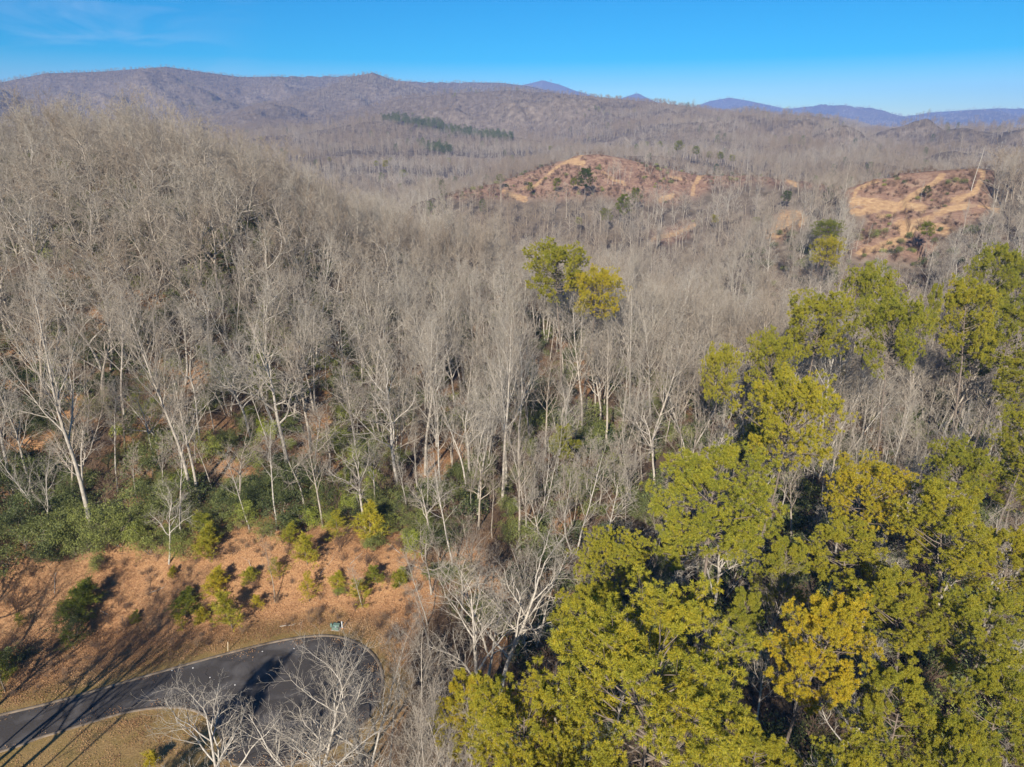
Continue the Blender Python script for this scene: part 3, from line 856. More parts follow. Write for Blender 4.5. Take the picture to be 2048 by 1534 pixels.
# ------------------------------------------------------------------ stuff through geometry nodes: trees and thickets past counting
def forest_stuff(name, label, cat, xyz, rot, scl, idx, tint, protos):
    src = bpy.data.collections.new(name + '_sources')
    for k, pm in enumerate(protos):
        o = bpy.data.objects.new('%s_source_%02d' % (name, k), pm); src.objects.link(o)
    me = bpy.data.meshes.new(name)
    me.vertices.add(len(xyz)); me.vertices.foreach_set('co', np.asarray(xyz, np.float32).ravel())
    for nm, ar in (('rot', rot), ('scl', scl), ('tint', tint)):
        a_ = me.attributes.new(nm, 'FLOAT', 'POINT'); a_.data.foreach_set('value', np.asarray(ar, np.float32))
    a_ = me.attributes.new('pick', 'INT', 'POINT'); a_.data.foreach_set('value', np.asarray(idx, np.int32))
    o = add_obj(name, me); tag(o, label, cat, kind='stuff')
    ng = bpy.data.node_groups.new(name + '_nodes', 'GeometryNodeTree')
    ng.interface.new_socket('Geometry', in_out='INPUT', socket_type='NodeSocketGeometry')
    ng.interface.new_socket('Geometry', in_out='OUTPUT', socket_type='NodeSocketGeometry')
    N = ng.nodes.new
    gi, gout = N('NodeGroupInput'), N('NodeGroupOutput')
    ci = N('GeometryNodeCollectionInfo'); ci.inputs['Collection'].default_value = src
    ci.inputs['Separate Children'].default_value = True; ci.inputs['Reset Children'].default_value = True
    iop = N('GeometryNodeInstanceOnPoints'); iop.inputs['Pick Instance'].default_value = True
    def attr(nm, ty='FLOAT'):
        n = N('GeometryNodeInputNamedAttribute'); n.data_type = ty; n.inputs['Name'].default_value = nm
        return n.outputs['Attribute']
    cx = N('ShaderNodeCombineXYZ'); ng.links.new(attr('rot'), cx.inputs['Z'])
    e2r = N('FunctionNodeEulerToRotation'); ng.links.new(cx.outputs[0], e2r.inputs[0])
    ng.links.new(gi.outputs[0], iop.inputs['Points']); ng.links.new(ci.outputs[0], iop.inputs['Instance'])
    ng.links.new(attr('pick', 'INT'), iop.inputs['Instance Index'])
    ng.links.new(e2r.outputs[0], iop.inputs['Rotation']); ng.links.new(attr('scl'), iop.inputs['Scale'])
    ng.links.new(iop.outputs[0], gout.inputs[0])
    md = o.modifiers.new('scatter', 'NODES'); md.node_group = ng
    return o

NR = np.random.default_rng(7)
def jitter_points(r0, r1, s0, s1, az0=R(-44), az1=R(44)):
    """jittered points between two distances, spacing growing from s0 to s1"""
    xs, ys = [], []
    r = r0
    while r < r1:
        s = s0 + (s1 - s0) * (r - r0) / (r1 - r0)
        n = max(1, int((az1 - az0) * r / s))
        a = az0 + (az1 - az0) * (np.arange(n) + NR.uniform(-0.1, 1.1, n)) / n
        rr = r + NR.uniform(-0.5, 0.5, n) * s * 1.1
        xs.append(rr * np.sin(a)); ys.append(rr * np.cos(a)); r += s * 0.95
    return np.concatenate(xs), np.concatenate(ys)

# ------------------------------------------------------------------ labels: where things stand, told by what stands near
def zone_of(px, py):
    if py > 1180 and px < 1100:
        return 'road' if px < 640 else 'circle'
    if px < 420:
        return 'left_low' if py > 900 else ('left_mid' if py > 640 else 'left_top')
    if px < 780:
        return 'bank_top' if py > 880 else ('slope_mid' if py > 620 else 'hill_top')
    if px < 1100:
        return 'centre_low' if py > 820 else ('centre_mid' if py > 600 else 'centre_top')
    if px < 1420:
        return 'lone_low' if py > 760 else ('lone_mid' if py > 560 else 'lone_top')
    return 'pines_low' if py > 800 else ('pines_mid' if py > 640 else 'pines_top')
ZONE = dict(road='beside the bend of the road', circle='by the turning circle', left_low='among the laurels above the left bank', left_mid='on the shrubby left slope',
            left_top='high on the left hillside', bank_top='at the top of the orange leaf bank', slope_mid='on the slope above the leaf bank', hill_top='near the left hill crest',
            centre_low='right of the leaf bank', centre_mid='in the middle of the wood', centre_top='along the back of the wood', lone_low='on the red slope below the paired pines',
            lone_mid='around the two paired lone pines', lone_top='behind the two paired lone pines', pines_low='in the shade between the pines', pines_mid='behind the first row of pines', pines_top='between the pines and the dirt hill')
ORD = ['leftmost', 'second from left', 'third from left', 'fourth from left', 'fifth from left', 'sixth from left', 'seventh from left', 'eighth from left', 'ninth from left', 'tenth from left', 'eleventh from left', 'twelfth from left', 'thirteenth from left', 'fourteenth from left', 'fifteenth from left']
ROWS = ['nearest row', 'second row', 'third row', 'fourth row', 'fifth row', 'sixth row', 'seventh row', 'eighth row', 'ninth row', 'tenth row', 'eleventh row', 'twelfth row']
def relate(items, noun, group, cat, per=9):
    """items: (object, px, py, looks). Rows of up to `per` things by nearness in each zone, counted from the left"""
    zones = {}
    for it in items: zones.setdefault(zone_of(it[1], it[2]), []).append(it)
    for z, lst in zones.items():
        lst.sort(key=lambda t: -t[2])
        nrow = max(1, math.ceil(len(lst) / per)); k = math.ceil(len(lst) / nrow)
        for ri in range(nrow):
            row = sorted(lst[ri * k:(ri + 1) * k], key=lambda t: t[1])
            for ci_, (o, px, py, looks) in enumerate(row):
                where = ZONE[z]
                if len(lst) == 1: lab = '%s %s %s' % (looks, noun, where)
                elif nrow == 1: lab = '%s %s %s, %s' % (looks, noun, where, ORD[ci_])
                else: lab = '%s %s %s, %s in %s' % (looks, noun, where, ORD[ci_].replace(' from left', ''), ROWS[min(ri, 11)])
                lab = ' '.join(lab.split()[:16]) if len(lab.split()) <= 16 else lab.replace('above the left bank', 'on the left').replace('of the orange leaf bank', 'of the bank').replace('the two paired', 'the paired').replace('the slope above', 'slope above').replace('below the paired pines','below the pines')
                tag(o, lab, cat, group)

# ------------------------------------------------------------------ pines
# (crown top x, y, crown width px, crown width m, form, tint, look)
PINE = [
    (1112, 486, 138, 13, 2, 0.50, 'broad golden green lone pine above the bare wood'),
    (1194, 537, 112, 10, 2, 0.80, 'smaller yellow green lone pine just right of its twin'),
    (1655, 474, 74, 11, 2, 0.72, 'small bright yellow green pine in the bare valley wood'),
    (1655, 440, 70, 12, 2, 0.22, 'dark green pine standing behind the small yellow pine'),
    (1990, 480, 130, 12, 0, 0.42, 'topmost green pine near the right edge below the dirt hill'),
    (2038, 512, 110, 11, 1, 0.30, 'dark pine behind at the very right edge'),
    (1742, 530, 125, 10, 2, 0.45, 'pale olive round pine at the back of the right pines'),
    (1640, 586, 152, 11, 2, 0.52, 'rounded olive pine on the left end of the back row'),
    (1790, 588, 165, 11, 2, 0.42, 'wide green pine with pale limbs in the back row'),
    (1862, 570, 52, 5, 3, 0.40, 'small cone shaped green pine peeking out of the back row'),
    (1935, 562, 135, 10, 1, 0.60, 'yellow tinged pine beside the small cone shaped pine'),
    (2022, 612, 130, 10, 1, 0.45, 'tall green pine at the right edge with stacked branches'),
    (2040, 720, 120, 9, 3, 0.48, 'olive pine cut by the right edge below the stacked one'),
    (1950, 640, 110, 9, 3, 0.25, 'dark shaded pine right of the wide green one'),
    (1545, 665, 118, 8, 2, 0.50, 'small round green pine left of the rounded olive pine'),
    (1442, 692, 88, 6, 2, 0.58, 'little yellow green pine, leftmost of the diagonal row'),
    (1585, 748, 215, 11.5, 2, 0.66, 'spreading yellow green pine with two pale trunks showing'),
    (1505, 850, 70, 5, 3, 0.40, 'small green pine tucked left of the spreading one'),
    (1430, 898, 285, 13, 0, 0.44, 'large green domed pine in front of the shaded hollow'),
    (1740, 916, 195, 10, 2, 0.80, 'golden crowned pine right of the shaded hollow'),
    (1925, 880, 165, 9, 2, 0.42, 'flat topped green pine right of the golden crowned pine'),
    (1890, 968, 210, 10, 1, 0.60, 'yellow green pine below the flat topped one'),
    (2030, 960, 140, 9, 0, 0.45, 'green pine at the right edge beside dark branches'),
    (1690, 1035, 175, 8.5, 1, 0.55, 'olive pine just below the golden crowned pine'),
    (1560, 1078, 130, 6.5, 3, 0.45, 'narrow green pine right of the large domed pine'),
    (1225, 1060, 165, 8, 2, 0.55, 'slanting yellow green pine left of the domed pine'),
    (1165, 1170, 135, 6, 1, 0.58, 'narrow yellow pine on the left flank of the pine wood'),
    (1130, 882, 62, 4.5, 3, 0.40, 'small green pine alone among bare trees on the red slope'),
    (1800, 1140, 190, 8.5, 1, 0.56, 'bright green pine with pale stem, right of the orange one'),
    (2010, 1060, 170, 8, 3, 0.62, 'yellowish pine at the right edge, middle height'),
    (1300, 1178, 420, 13, 0, 0.60, 'huge yellow green pine crown, the broadest of all'),
    (1640, 1196, 230, 8.5, 1, 0.90, 'orange tinged golden pine in the lower right'),
    (1960, 1180, 220, 9, 0, 0.50, 'olive pine with dark gaps left of the right edge'),
    (1050, 1352, 250, 8, 0, 0.64, 'yellow green pine low in the centre foreground'),
    (925, 1345, 120, 4.5, 3, 0.78, 'slim golden pine left of all the foreground pines'),
    (1120, 1480, 240, 7, 2, 0.62, 'pine crown cut by the lower edge, centre'),
    (1790, 1330, 210, 7.5, 3, 0.52, 'thin crowned pine below the bright green one'),
    (1990, 1330, 200, 7, 1, 0.48, 'sparse pine in the lower right corner'),
    (1500, 1440, 200, 6.5, 3, 0.56, 'small pine under the huge crown, lower right'),
    (1700, 1490, 240, 7, 0, 0.58, 'pine crown on the lower edge right of the centre'),
    (1480, 1180, 110, 5, 3, 0.40, 'narrow shaded pine right of the huge crown'),
    (2060, 820, 150, 9, 0, 0.50, 'pine beyond the right edge reaching into the picture'),
    (1900, 1440, 180, 6, 3, 0.50, 'leaning thin pine close to the lower right corner'),
]
PINE_POS = []
PV = []
for pm in PINES:
    v_ = np.empty(len(pm[1].vertices) * 3, np.float32); pm[1].vertices.foreach_get('co', v_); PV.append(v_.reshape(-1, 3)[::40].astype(float))
for px, py, wpx, wm, form, tint, look in PINE:
    d = F * wm / wpx
    tint = 0.22 + 0.62 * tint
    dip = math.atan2(float(ray(px, py + wpx * 0.35)[2]), float(ray(px, py + wpx * 0.35)[1]))
    half = math.hypot(wm / 2 * 0.9 * math.sin(dip), 3.6 * math.cos(dip)) / d * F
    x, y, z = at_depth(px, py + half, d)
    g = g1(x, y); H = z + 3.6 - g
    H = min(max(H, 12), 31)
    rc = [5.6, 4.9, 6.2, 4.2][form] * 1.0
    sx = wm / (2 * rc); sz = H / 25.0
    rzz = random.Random(px).random() * 6.28
    for _ in range(5):
        P_ = PV[form]; cr_, sr_ = math.cos(rzz), math.sin(rzz)
        X_ = x + sx * (P_[:, 0] * cr_ - P_[:, 1] * sr_); Y_ = y + sx * (P_[:, 0] * sr_ + P_[:, 1] * cr_)
        qx, qy, _q = project(X_, Y_, g + sz * P_[:, 2])
        l_, r_ = np.percentile(qx, 2), np.percentile(qx, 98); t_ = np.percentile(qy, 1.5)
        sx = min(max(sx * wpx * 0.81 / (r_ - l_), 0.40), 1.6)
        x += (px - (l_ + r_) / 2) * d / F
        sz = min(max(sz - (py - t_) * d / F / 25 / math.cos(dip), 0.45), 1.3)
        g = g1(x, y)
    e = place(PINES[form], ('trunk', 'crown'), 'pine_tree', x, y, g, rzz, (sx, sx, sz), tint)
    tag(e, look, 'pine tree', 'tall pines on the right and among the bare wood')
    PINE_POS.append((x, y, wm / 2))
# the tall conical pine outside the frame whose shadow falls on the road
e = place(PINES[3], ('trunk', 'crown'), 'pine_tree', -38.0, 16.5, g1(-38.0, 16.5), 1.0, (0.62, 0.62, 1.0), 0.45)
tag(e, 'pine left of the frame throwing its pointed shadow on the road', 'pine tree', 'tall pines on the right and among the bare wood')

# pines far back: on and around the dirt hills (base x, base y, height m, tint, look)
FARP = [
    (1168, 405, 17, 0.10, 'dark blue green conifer at the foot of the left dirt hill'),
    (1245, 462, 17, 0.30, 'broad green pine in front of the left dirt hill'),
    (1215, 470, 12, 0.35, 'lower pine leaning on the broad green one'),
    (1270, 430, 13, 0.32, 'green pine just right of the broad one'),
    (1110, 392, 9, 0.35, 'round olive pine on the left dirt hill'),
    (1060, 396, 8, 0.30, 'leftmost round pine on the left dirt hill'),
    (1000, 382, 9, 0.25, 'dark bushy pine left of the dirt track end'),
    (1145, 388, 8, 0.40, 'yellowish pine beside the dark conifer'),
    (1570, 420, 9, 0.10, 'dark evergreen between the two dirt hills'),
    (1430, 465, 8, 0.55, 'low yellow green pine left of the bare soil patch'),
    (1160, 465, 7, 0.45, 'small olive pine below the dark conifer'),
    (1505, 470, 8, 0.40, 'small green pine left of the orange soil patch'),
    (1352, 322, 17, 0.40, 'green pine with round top, largest on the ridge behind'),
    (1320, 308, 14, 0.42, 'flat green pine left of the largest ridge pine'),
    (1295, 304, 12, 0.42, 'leftmost small pine on the ridge behind the dirt hill'),
    (1392, 326, 14, 0.38, 'pine right of the largest ridge pine'),
    (1415, 330, 11, 0.40, 'smaller pine second right of the largest ridge pine'),
    (1440, 334, 12, 0.40, 'pine near the right end of the ridge row'),
    (1465, 338, 11, 0.45, 'last pine on the right of the ridge row'),
    (805, 372, 15, 0.45, 'green pine at the left end of the far wood'),
    (770, 352, 13, 0.60, 'yellowish pine left of the green pine in the far wood'),
    (755, 345, 11, 0.50, 'tiny pine left of the yellowish pine'),
    (780, 335, 10, 0.55, 'round pine above the yellowish pine in the far wood'),
    (660, 332, 9, 0.60, 'tiny yellow pine behind the left hill crest'),
    (525, 290, 10, 0.55, 'single tiny pine over the left hill crest'),
    (900, 335, 10, 0.50, 'tiny pine in the far wood above the dirt hill edge'),
    (1100, 310, 10, 0.45, 'tiny pine over the shoulder of the left dirt hill'),
    (1850, 400, 5, 0.10, 'dark bush like pine inside the right dirt hill'),
    (1850, 515, 9, 0.35, 'feathery pale green pine below the right dirt hill'),
]
for px, py, H, tint, look in FARP:
    lo = 230 if py > 345 else 560
    x, y, z = at(px, py, lo)
    if px in (1570, 1850, 1430, 1505): x, y, z = at(px, py, 180)
    sx = H / 25 * (1.9 if tint < 0.2 else 1.5)
    e = place(PINES[3] if tint < 0.33 else PINES[1], ('trunk', 'crown'), 'pine_tree', x, y, z - H * 0.30, px * 0.7, (sx, sx, H / 25 * 1.35), tint)
    tag(e, look, 'pine tree', 'small pines far back around the dirt hills')

# ------------------------------------------------------------------ bare trees
LOOK = ['tall pale', 'tall straight', 'upright grey', 'crooked spreading', 'broad crooked', 'low twisted', 'slim', 'thin young', 'many stemmed', 'forked']
# trees one can follow from root to top: (base x, base y, top y, form, tint, turn, look)
HERO = [
    (30, 992, 690, 0, 0.1, 0.4, None), (90, 1064, 850, 8, 0.0, 1.0, None), (185, 1068, 440, 0, 0.2, 2.2, None), (250, 845, 560, 1, 0.3, 0.3, None),
    (338, 1132, 985, 5, 0.1, 1.7, None), (362, 1085, 800, 6, 0.2, 0.5, None), (385, 1000, 560, 1, 0.3, 2.9, None), (400, 1010, 700, 2, 0.4, 1.2, None),
    (425, 985, 820, 7, 0.3, 2.0, None), (235, 985, 740, 6, 0.2, 0.9, None), (500, 1062, 850, 7, 0.1, 2.7, None), (553, 1064, 800, 6, 0.0, 1.5, None), (576, 948, 640, 3, 0.2, 0.2, None),
    (715, 935, 720, 2, 0.3, 1.1, None), (793, 992, 730, 4, 0.1, 2.0, None), (850, 950, 640, 1, 0.3, 0.3, None), (835, 1000, 830, 6, 0.2, 1.6, None), (906, 1150, 860, 6, 0.0, 2.4, None),
    (1004, 1010, 600, 1, 0.2, 0.8, None), (935, 1000, 720, 8, 0.1, 0.4, None), (1163, 870, 590, 1, 0.3, 1.9, None), (1212, 900, 640, 2, 0.4, 0.6, None), (1375, 915, 690, 8, 0.0, 0.9, None),
    (1250, 900, 700, 9, 0.1, 2.6, None), (1085, 1040, 850, 9, 0.0, 1.4, None), (1060, 1330, 1085, 9, 0.1, 0.5, None), (1150, 1120, 880, 8, 0.0, 2.2, None),
    (550, 1205, 1062, 7, 0.9, 0.7, 'tan double stemmed'), (865, 1330, 1130, 7, 0.3, 1.9, None), (725, 1218, 1105, 7, 0.2, 2.5, None), (965, 1400, 1180, 5, 0.1, 1.2, None),
    (1310, 990, 800, 5, 0.2, 2.9, None), (1450, 860, 740, 9, 0.2, 0.4, None), (1740, 880, 720, 3, 0.1, 0.9, None), (1640, 860, 720, 9, 0.2, 1.7, None), (1845, 860, 740, 5, 0.2, 2.8, None),
    (1920, 920, 780, 4, 0.2, 0.1, None), (1250, 1070, 930, 6, 0.5, 1.5, None), (1700, 1000, 870, 7, 0.4, 1.0, None),
]
FORE = [  # crowns reaching up from below the lower edge: (top x, top y, depth m, height m, form, tint, turn, look)
    (715, 1266, 58, 21, 8, 0.05, 2.1, 'large pale grey fan shaped bare tree hiding the turning circle'),
    (570, 1385, 50, 16, 4, 0.05, 0.8, 'crooked pale bare tree over the pine shadow on the road'),
    (395, 1436, 49, 10, 5, 0.0, 2.5, 'small crooked bare tree at the edge of the grass island'),
    (640, 1430, 47, 14, 3, 0.1, 1.2, 'tangled pale bare tree at the lower edge'),
    (835, 1262, 60, 17, 6, 0.25, 0.3, 'thin reddish grey bare tree right of the fan shaped one'),
    (870, 1330, 54, 15, 9, 0.3, 1.7, 'forked bare tree left of the slim golden pine'),
    (335, 1484, 48, 6, 7, 0.0, 1.7, 'tiny bleached bare sapling on the grass island'),
    (780, 1400, 50, 15, 8, 0.15, 0.9, 'twiggy bare tree in front of the forked one'),
    (990, 1095, 62, 19, 4, 0.05, 0.5, 'spreading white limbed bare tree left of the pines'),
    (752, 1300, 54, 17, 6, 0.35, 0.9, 'slim reddish bare tree rising behind the fan shaped one'),
    (815, 1300, 52, 16, 8, 0.4, 2.9, 'bushy many stemmed bare tree at the right end of the road'),
    (880, 1400, 47, 15, 9, 0.3, 0.2, 'dense forked bare tree at the lower edge left of the pines'),
    (740, 1370, 50, 17, 4, 0.1, 2.6, 'wide pale bare tree overlapping the fan shaped one on the right'),
    (860, 1215, 62, 16, 7, 0.5, 1.1, 'thin brownish bare tree above the right end of the road'),
    (800, 1225, 66, 13, 7, 0.5, 2.1, 'small thin bare tree right of the utility box'),
    (940, 1180, 60, 15, 5, 0.15, 2.2, 'bare tree with drooping limbs below the spreading one'),
]
bare_items = []
spots = []
for bx, by, ty, f_, tint, rz, look in HERO:
    x, y, z = at(bx, by)
    _, _, dep = project(x, y, z)
    # height from the top pixel: solve along the vertical through the base
    lo_, hi_ = 2.0, 34.0
    for _ in range(24):
        m_ = (lo_ + hi_) / 2
        if project(x, y, z + m_)[1] > ty: lo_ = m_
        else: hi_ = m_
    spots.append((x, y, z, m_, f_, tint, rz, look, True))
for tx, ty, d, H, f_, tint, rz, look in FORE:
    x, y, z = at_depth(tx, ty, d); g = g1(x, y)
    spots.append((x, y, g, max(z - g, 4.0), f_, tint, rz, look, True))

BANK = [(-200, 1190), (0, 1150), (150, 1118), (330, 1108), (400, 1050), (450, 985), (520, 1050), (600, 1060), (680, 1075), (790, 1050), (840, 1080), (850, 1160), (840, 1240), (800, 1340), (700, 1420), (560, 1500), (480, 1560), (400, 1800), (-800, 1900), (-800, 1200)]
GAPS = [((640, 860), 34), ((470, 930), 36), ((870, 930), 34), ((1085, 790), 44), ((1180, 770), 30), ((540, 1010), 24), ((1210, 960), 20), ((430, 1010), 20)]
def before_clearing(x, y, z, h):
    qx, qy, _ = project(x, y, z + h * 0.85); r = np.hypot(x, y)
    m = in_poly(qx, qy, CLEAR1) & (r < 520) & (r > 150)
    m |= in_poly(qx, qy, CLEAR2) & (r < 380) & (r > 150)
    m |= (in_poly(qx, qy, CLEAR3) | in_poly(qx, qy, CLEAR4)) & (r < 600) & (r > 150)
    m &= ~(in_poly(qx, qy, CLEAR1) & (project(x, y, z)[1] > 425))
    qx, qy, _ = project(x, y, z + h * 0.45)
    m |= in_poly(qx, qy, CLEAR2) & (r < 380) & (r > 150)
    return m
def open_ground(x, y, z):
    px, py, dep = project(x, y, z); r = np.hypot(x, y)
    m = in_poly(px, py, BANK) & (r < 125)
    for (cx_, cy_), rad in GAPS:
        m |= (np.hypot(px - cx_, (py - cy_)) < rad) & (r < 170)
    m |= road_dist(x, y) < 3.5
    return m
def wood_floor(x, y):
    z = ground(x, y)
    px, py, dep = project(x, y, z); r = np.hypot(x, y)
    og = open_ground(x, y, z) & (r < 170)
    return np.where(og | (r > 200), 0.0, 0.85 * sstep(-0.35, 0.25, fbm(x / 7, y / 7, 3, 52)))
shade_mask = np.zeros(gx.shape)
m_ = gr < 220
shade_mask[m_] = wood_floor(gx[m_], gy[m_])
shade_mask = np.maximum(blur(shade_mask), sstep(-8, 8, gx - 0.14 * gy + 4 * fbm(gx / 8, gy / 8, 3, 2)) * (1 - sstep(95, 150, gr)) * sstep(0, 1.5, rdist))  # patchy dark wood floor, plus painted shade beneath the right-hand pines
put_attr(go.data, 'shaded_floor', shade_mask)

fx, fy = jitter_points(38, 300, 4.5, 5.4, R(-47), R(47))
fz = ground(fx, fy)
a_, b__, c_ = clearing(fx, fy, fz)
keep = ~open_ground(fx, fy, fz) & ~(a_ | b__ | c_) & ~before_clearing(fx, fy, fz, 17)
px, py, dep = project(fx, fy, fz)
right_near = (px > 1000) & (fy < 75)
keep &= ~(right_near & (NR.random(len(fx)) < 0.55))
keep &= ~((fy < 52) & (px < 1000))
hx = np.array([s[0] for s in spots]); hy = np.array([s[1] for s in spots])
dmin = np.min(np.hypot(fx[:, None] - hx, fy[:, None] - hy), 1)
keep &= dmin > 3.2
pxy = np.array(PINE_POS)
pd = np.min(np.hypot(fx[:, None] - pxy[:, 0], fy[:, None] - pxy[:, 1]) - pxy[:, 2] * 0.55, 1)
keep &= pd > 0
keep &= visible(fx, fy, fz, 16)
fx, fy, fz, px, py, dep = [v[keep] for v in (fx, fy, fz, px, py, dep)]
mixn = fbm(fx / 45, fy / 45, 3, 77)
left = sstep(1000, 500, px)
for i in range(len(fx)):
    q = NR.random()
    oak_p = 0.25 + 0.35 * left[i] + 0.3 * mixn[i]
    sl_p = 0.22
    if q < oak_p: f_ = int(NR.integers(3, 6))
    elif q < oak_p + sl_p: f_ = int(NR.integers(6, 8))
    elif q < oak_p + sl_p + 0.17: f_ = int(NR.integers(8, 10))
    else: f_ = int(NR.integers(0, 3))
    base_h = FORMS[f_][1]
    H = base_h * NR.uniform(0.72, 1.08)
    if px[i] > 1000 and fy[i] > 170: H *= 0.8
    if px[i] > 1050 and fy[i] < 95: H *= 0.72
    if fy[i] < 92 and px[i] < 1000: H *= 0.75
    spots.append((fx[i], fy[i], fz[i], H, f_, float(np.clip(0.26 + 0.5 * mixn[i] + NR.normal() * 0.22, 0, 1)), NR.uniform(0, 6.28), None, False))

SX = [project(s[0], s[1], s[2] + s[3] * 0.7) for s in spots]
size = []
for s, (qx, qy, qd) in zip(spots, SX):
    inside = (-60 < qx < 2108) and (60 < qy < 1640)
    size.append((1e6 if s[8] else 0) + (s[3] / float(qd) if inside else 0))
order = np.argsort(-np.array(size))
N_IND = 300
ind = set(int(k) for k in order[:N_IND])
CROWN_NAMES = ('trunk', 'crown')
preset = []
items = []
for k in range(len(spots)):
    if k not in ind: continue
    x, y, z, H, f_, tint, rz, look, hero = spots[k]
    sc_ = H / FORMS[f_][1]
    sxy = sc_ if not hero else min(max(sc_, 0.55), 1.15)
    e = place(BARE[f_], CROWN_NAMES, 'bare_tree', x, y, z, rz, (sxy, sxy, sc_), tint)
    if not hero: rl = random.Random(k); e.rotation_euler = (rl.gauss(0, 0.06), rl.gauss(0, 0.06), rz)
    qx, qy, _ = project(x, y, z + H * 0.5)
    if look and len(look.split()) > 3: tag(e, look, 'bare tree', 'leafless broadleaf trees')
    else: items.append((e, float(qx), float(qy), look or LOOK[f_]))
relate(items, 'bare tree', 'leafless broadleaf trees', 'bare tree')

# bare trees left of the frame that throw the long streaked shadows over the road
for k_, (x, y, f_, H) in enumerate([(-51.2, 38, 1, 25), (-52.2, 36.5, 6, 24), (-50.0, 35, 2, 25), (-49.0, 33, 0, 27), (-47.8, 33.8, 7, 22), (-46.6, 31, 6, 26), (-56.5, 40, 0, 24), (-60, 44, 1, 24), (-66, 50, 3, 19), (-70, 58, 3, 18), (-67, 33, 4, 22), (-72, 37, 3, 23), (-63, 29, 5, 21), (-77, 43, 4, 22)]):
    e = place(BARE[f_], CROWN_NAMES, 'bare_tree', x, y, g1(x, y), k_ * 1.3, (1.25, 1.25, H / FORMS[f_][1]), 0.2)
    tag(e, 'tall bare tree outside the frame whose shadow crosses the road, %s' % ORD[k_], 'bare tree', 'leafless broadleaf trees')

# the rest of the wood: instanced, past counting
def bare_lod(form, H, rad, seed, lod):
    w, f = make_bare(form, H, rad, seed, lod)
    return mesh_np('wood', *[None] * 0, **{}) if False else _lodmesh(w, f)
def _lodmesh(w, f):
    V_, T_, Q_, mi = join([(w[0], w[1], w[2], 0), (f[0], f[1], f[2], 1)])
    return mesh_np('wood', V_, T_, Q_, [M_BARK, M_TWIG], mi, True)
LOD1 = [bare_lod(f_, h_, r_, 200 + i, 1) for i, (f_, h_, r_) in enumerate(FORMS)]
LOD2 = [bare_lod(f_, h_, r_ * 1.1, 300 + i, 2) for i, (f_, h_, r_) in enumerate(FORMS[:9])]
rest = [spots[k] for k in range(len(spots)) if k not in ind]
if rest:
    forest_stuff('bare_wood', 'dense leafless grey wood covering the near hill', 'wood', [(s[0], s[1], s[2]) for s in rest], [s[6] for s in rest],
                 [s[3] / FORMS[s[4]][1] for s in rest], [s[4] for s in rest], [s[5] for s in rest], LOD1)

# middle distance 300..1300 m and beyond
def far_wood(name, label, r0, r1, s0, s1, protos, hscale, pine_p, seed):
    x, y = jitter_points(r0, r1, s0, s1, R(-43), R(43))
    z = ground(x, y)
    a_, b_, c_ = clearing(x, y, z)
    cl = a_ | b_ | c_ | before_clearing(x, y, z, 16)
    # a few thin groups of trees stay inside the clearings
    k = (~cl) & visible(x, y, z, 17)
    x, y, z = x[k], y[k], z[k]
    t = np.clip(0.45 + 0.9 * fbm(x / (r0 * 0.25), y / (r0 * 0.25), 4, seed) + NR.normal(size=len(x)) * 0.2, 0, 1)
    t = np.clip(t + (0.4 if r0 > 1000 else 0.12 * sstep(500, 1200, np.hypot(x, y)) * 3), 0, 1)
    h = hscale * NR.uniform(0.7, 1.1, len(x)) * (0.9 + 0.3 * fbm(x / 60, y / 60, 3, seed + 4))
    idx = NR.integers(0, len(protos), len(x))
    return x, y, z, t, h, idx
PLOD = [one_mesh(make_pine(20, 4.6, 21 + i, 0.3, 26, lod=1, flat=0.25), M_PBARK, M_FAR_NEEDLE, 'far_pine') for i in range(2)]
x, y, z, t, h, idx = far_wood('m', '', 300, 1350, 6.2, 9.5, LOD2, 0.88, 0, 61)
print('mid trees', len(x))
pstr = [(760, 222), (800, 224), (850, 236), (920, 248), (980, 258), (1030, 272), (1025, 282), (960, 272), (880, 262), (800, 246), (762, 236)]
pst2 = [(835, 282), (860, 284), (905, 296), (905, 304), (870, 300), (835, 290)]
qx, qy, qd = project(x, y, z + 7)
rr_ = np.hypot(x, y)
isp = (in_poly(qx, qy, pstr) | in_poly(qx, qy, pst2)) & (rr_ > 800) & (rr_ < 1290)
edge1 = np.zeros(len(x), bool)
ex = line_dist(qx, qy, [(880, 388), (960, 362), (1060, 330), (1110, 306), (1160, 290), (1240, 292)])
edge1 = (ex < 9) & (rr_ > 400) & (rr_ < 560) & (NR.random(len(x)) < 0.6)
rndp = (NR.random(len(x)) < 0.012)
isp = isp | edge1 | rndp
n2 = len(LOD2)
idx = np.where(isp, n2 + (idx % 2), idx)
h = np.where(isp, h * np.where(edge1, 0.5, 0.85), h)
t = np.where(isp, NR.uniform(0.1, 0.6, len(x)), t)
forest_stuff('valley_wood', 'bare winter wood on the middle ridges with a strip of pines', 'wood', np.column_stack([x, y, z - 0.3]), NR.uniform(0, 6.28, len(x)), h, idx, t, LOD2 + PLOD)

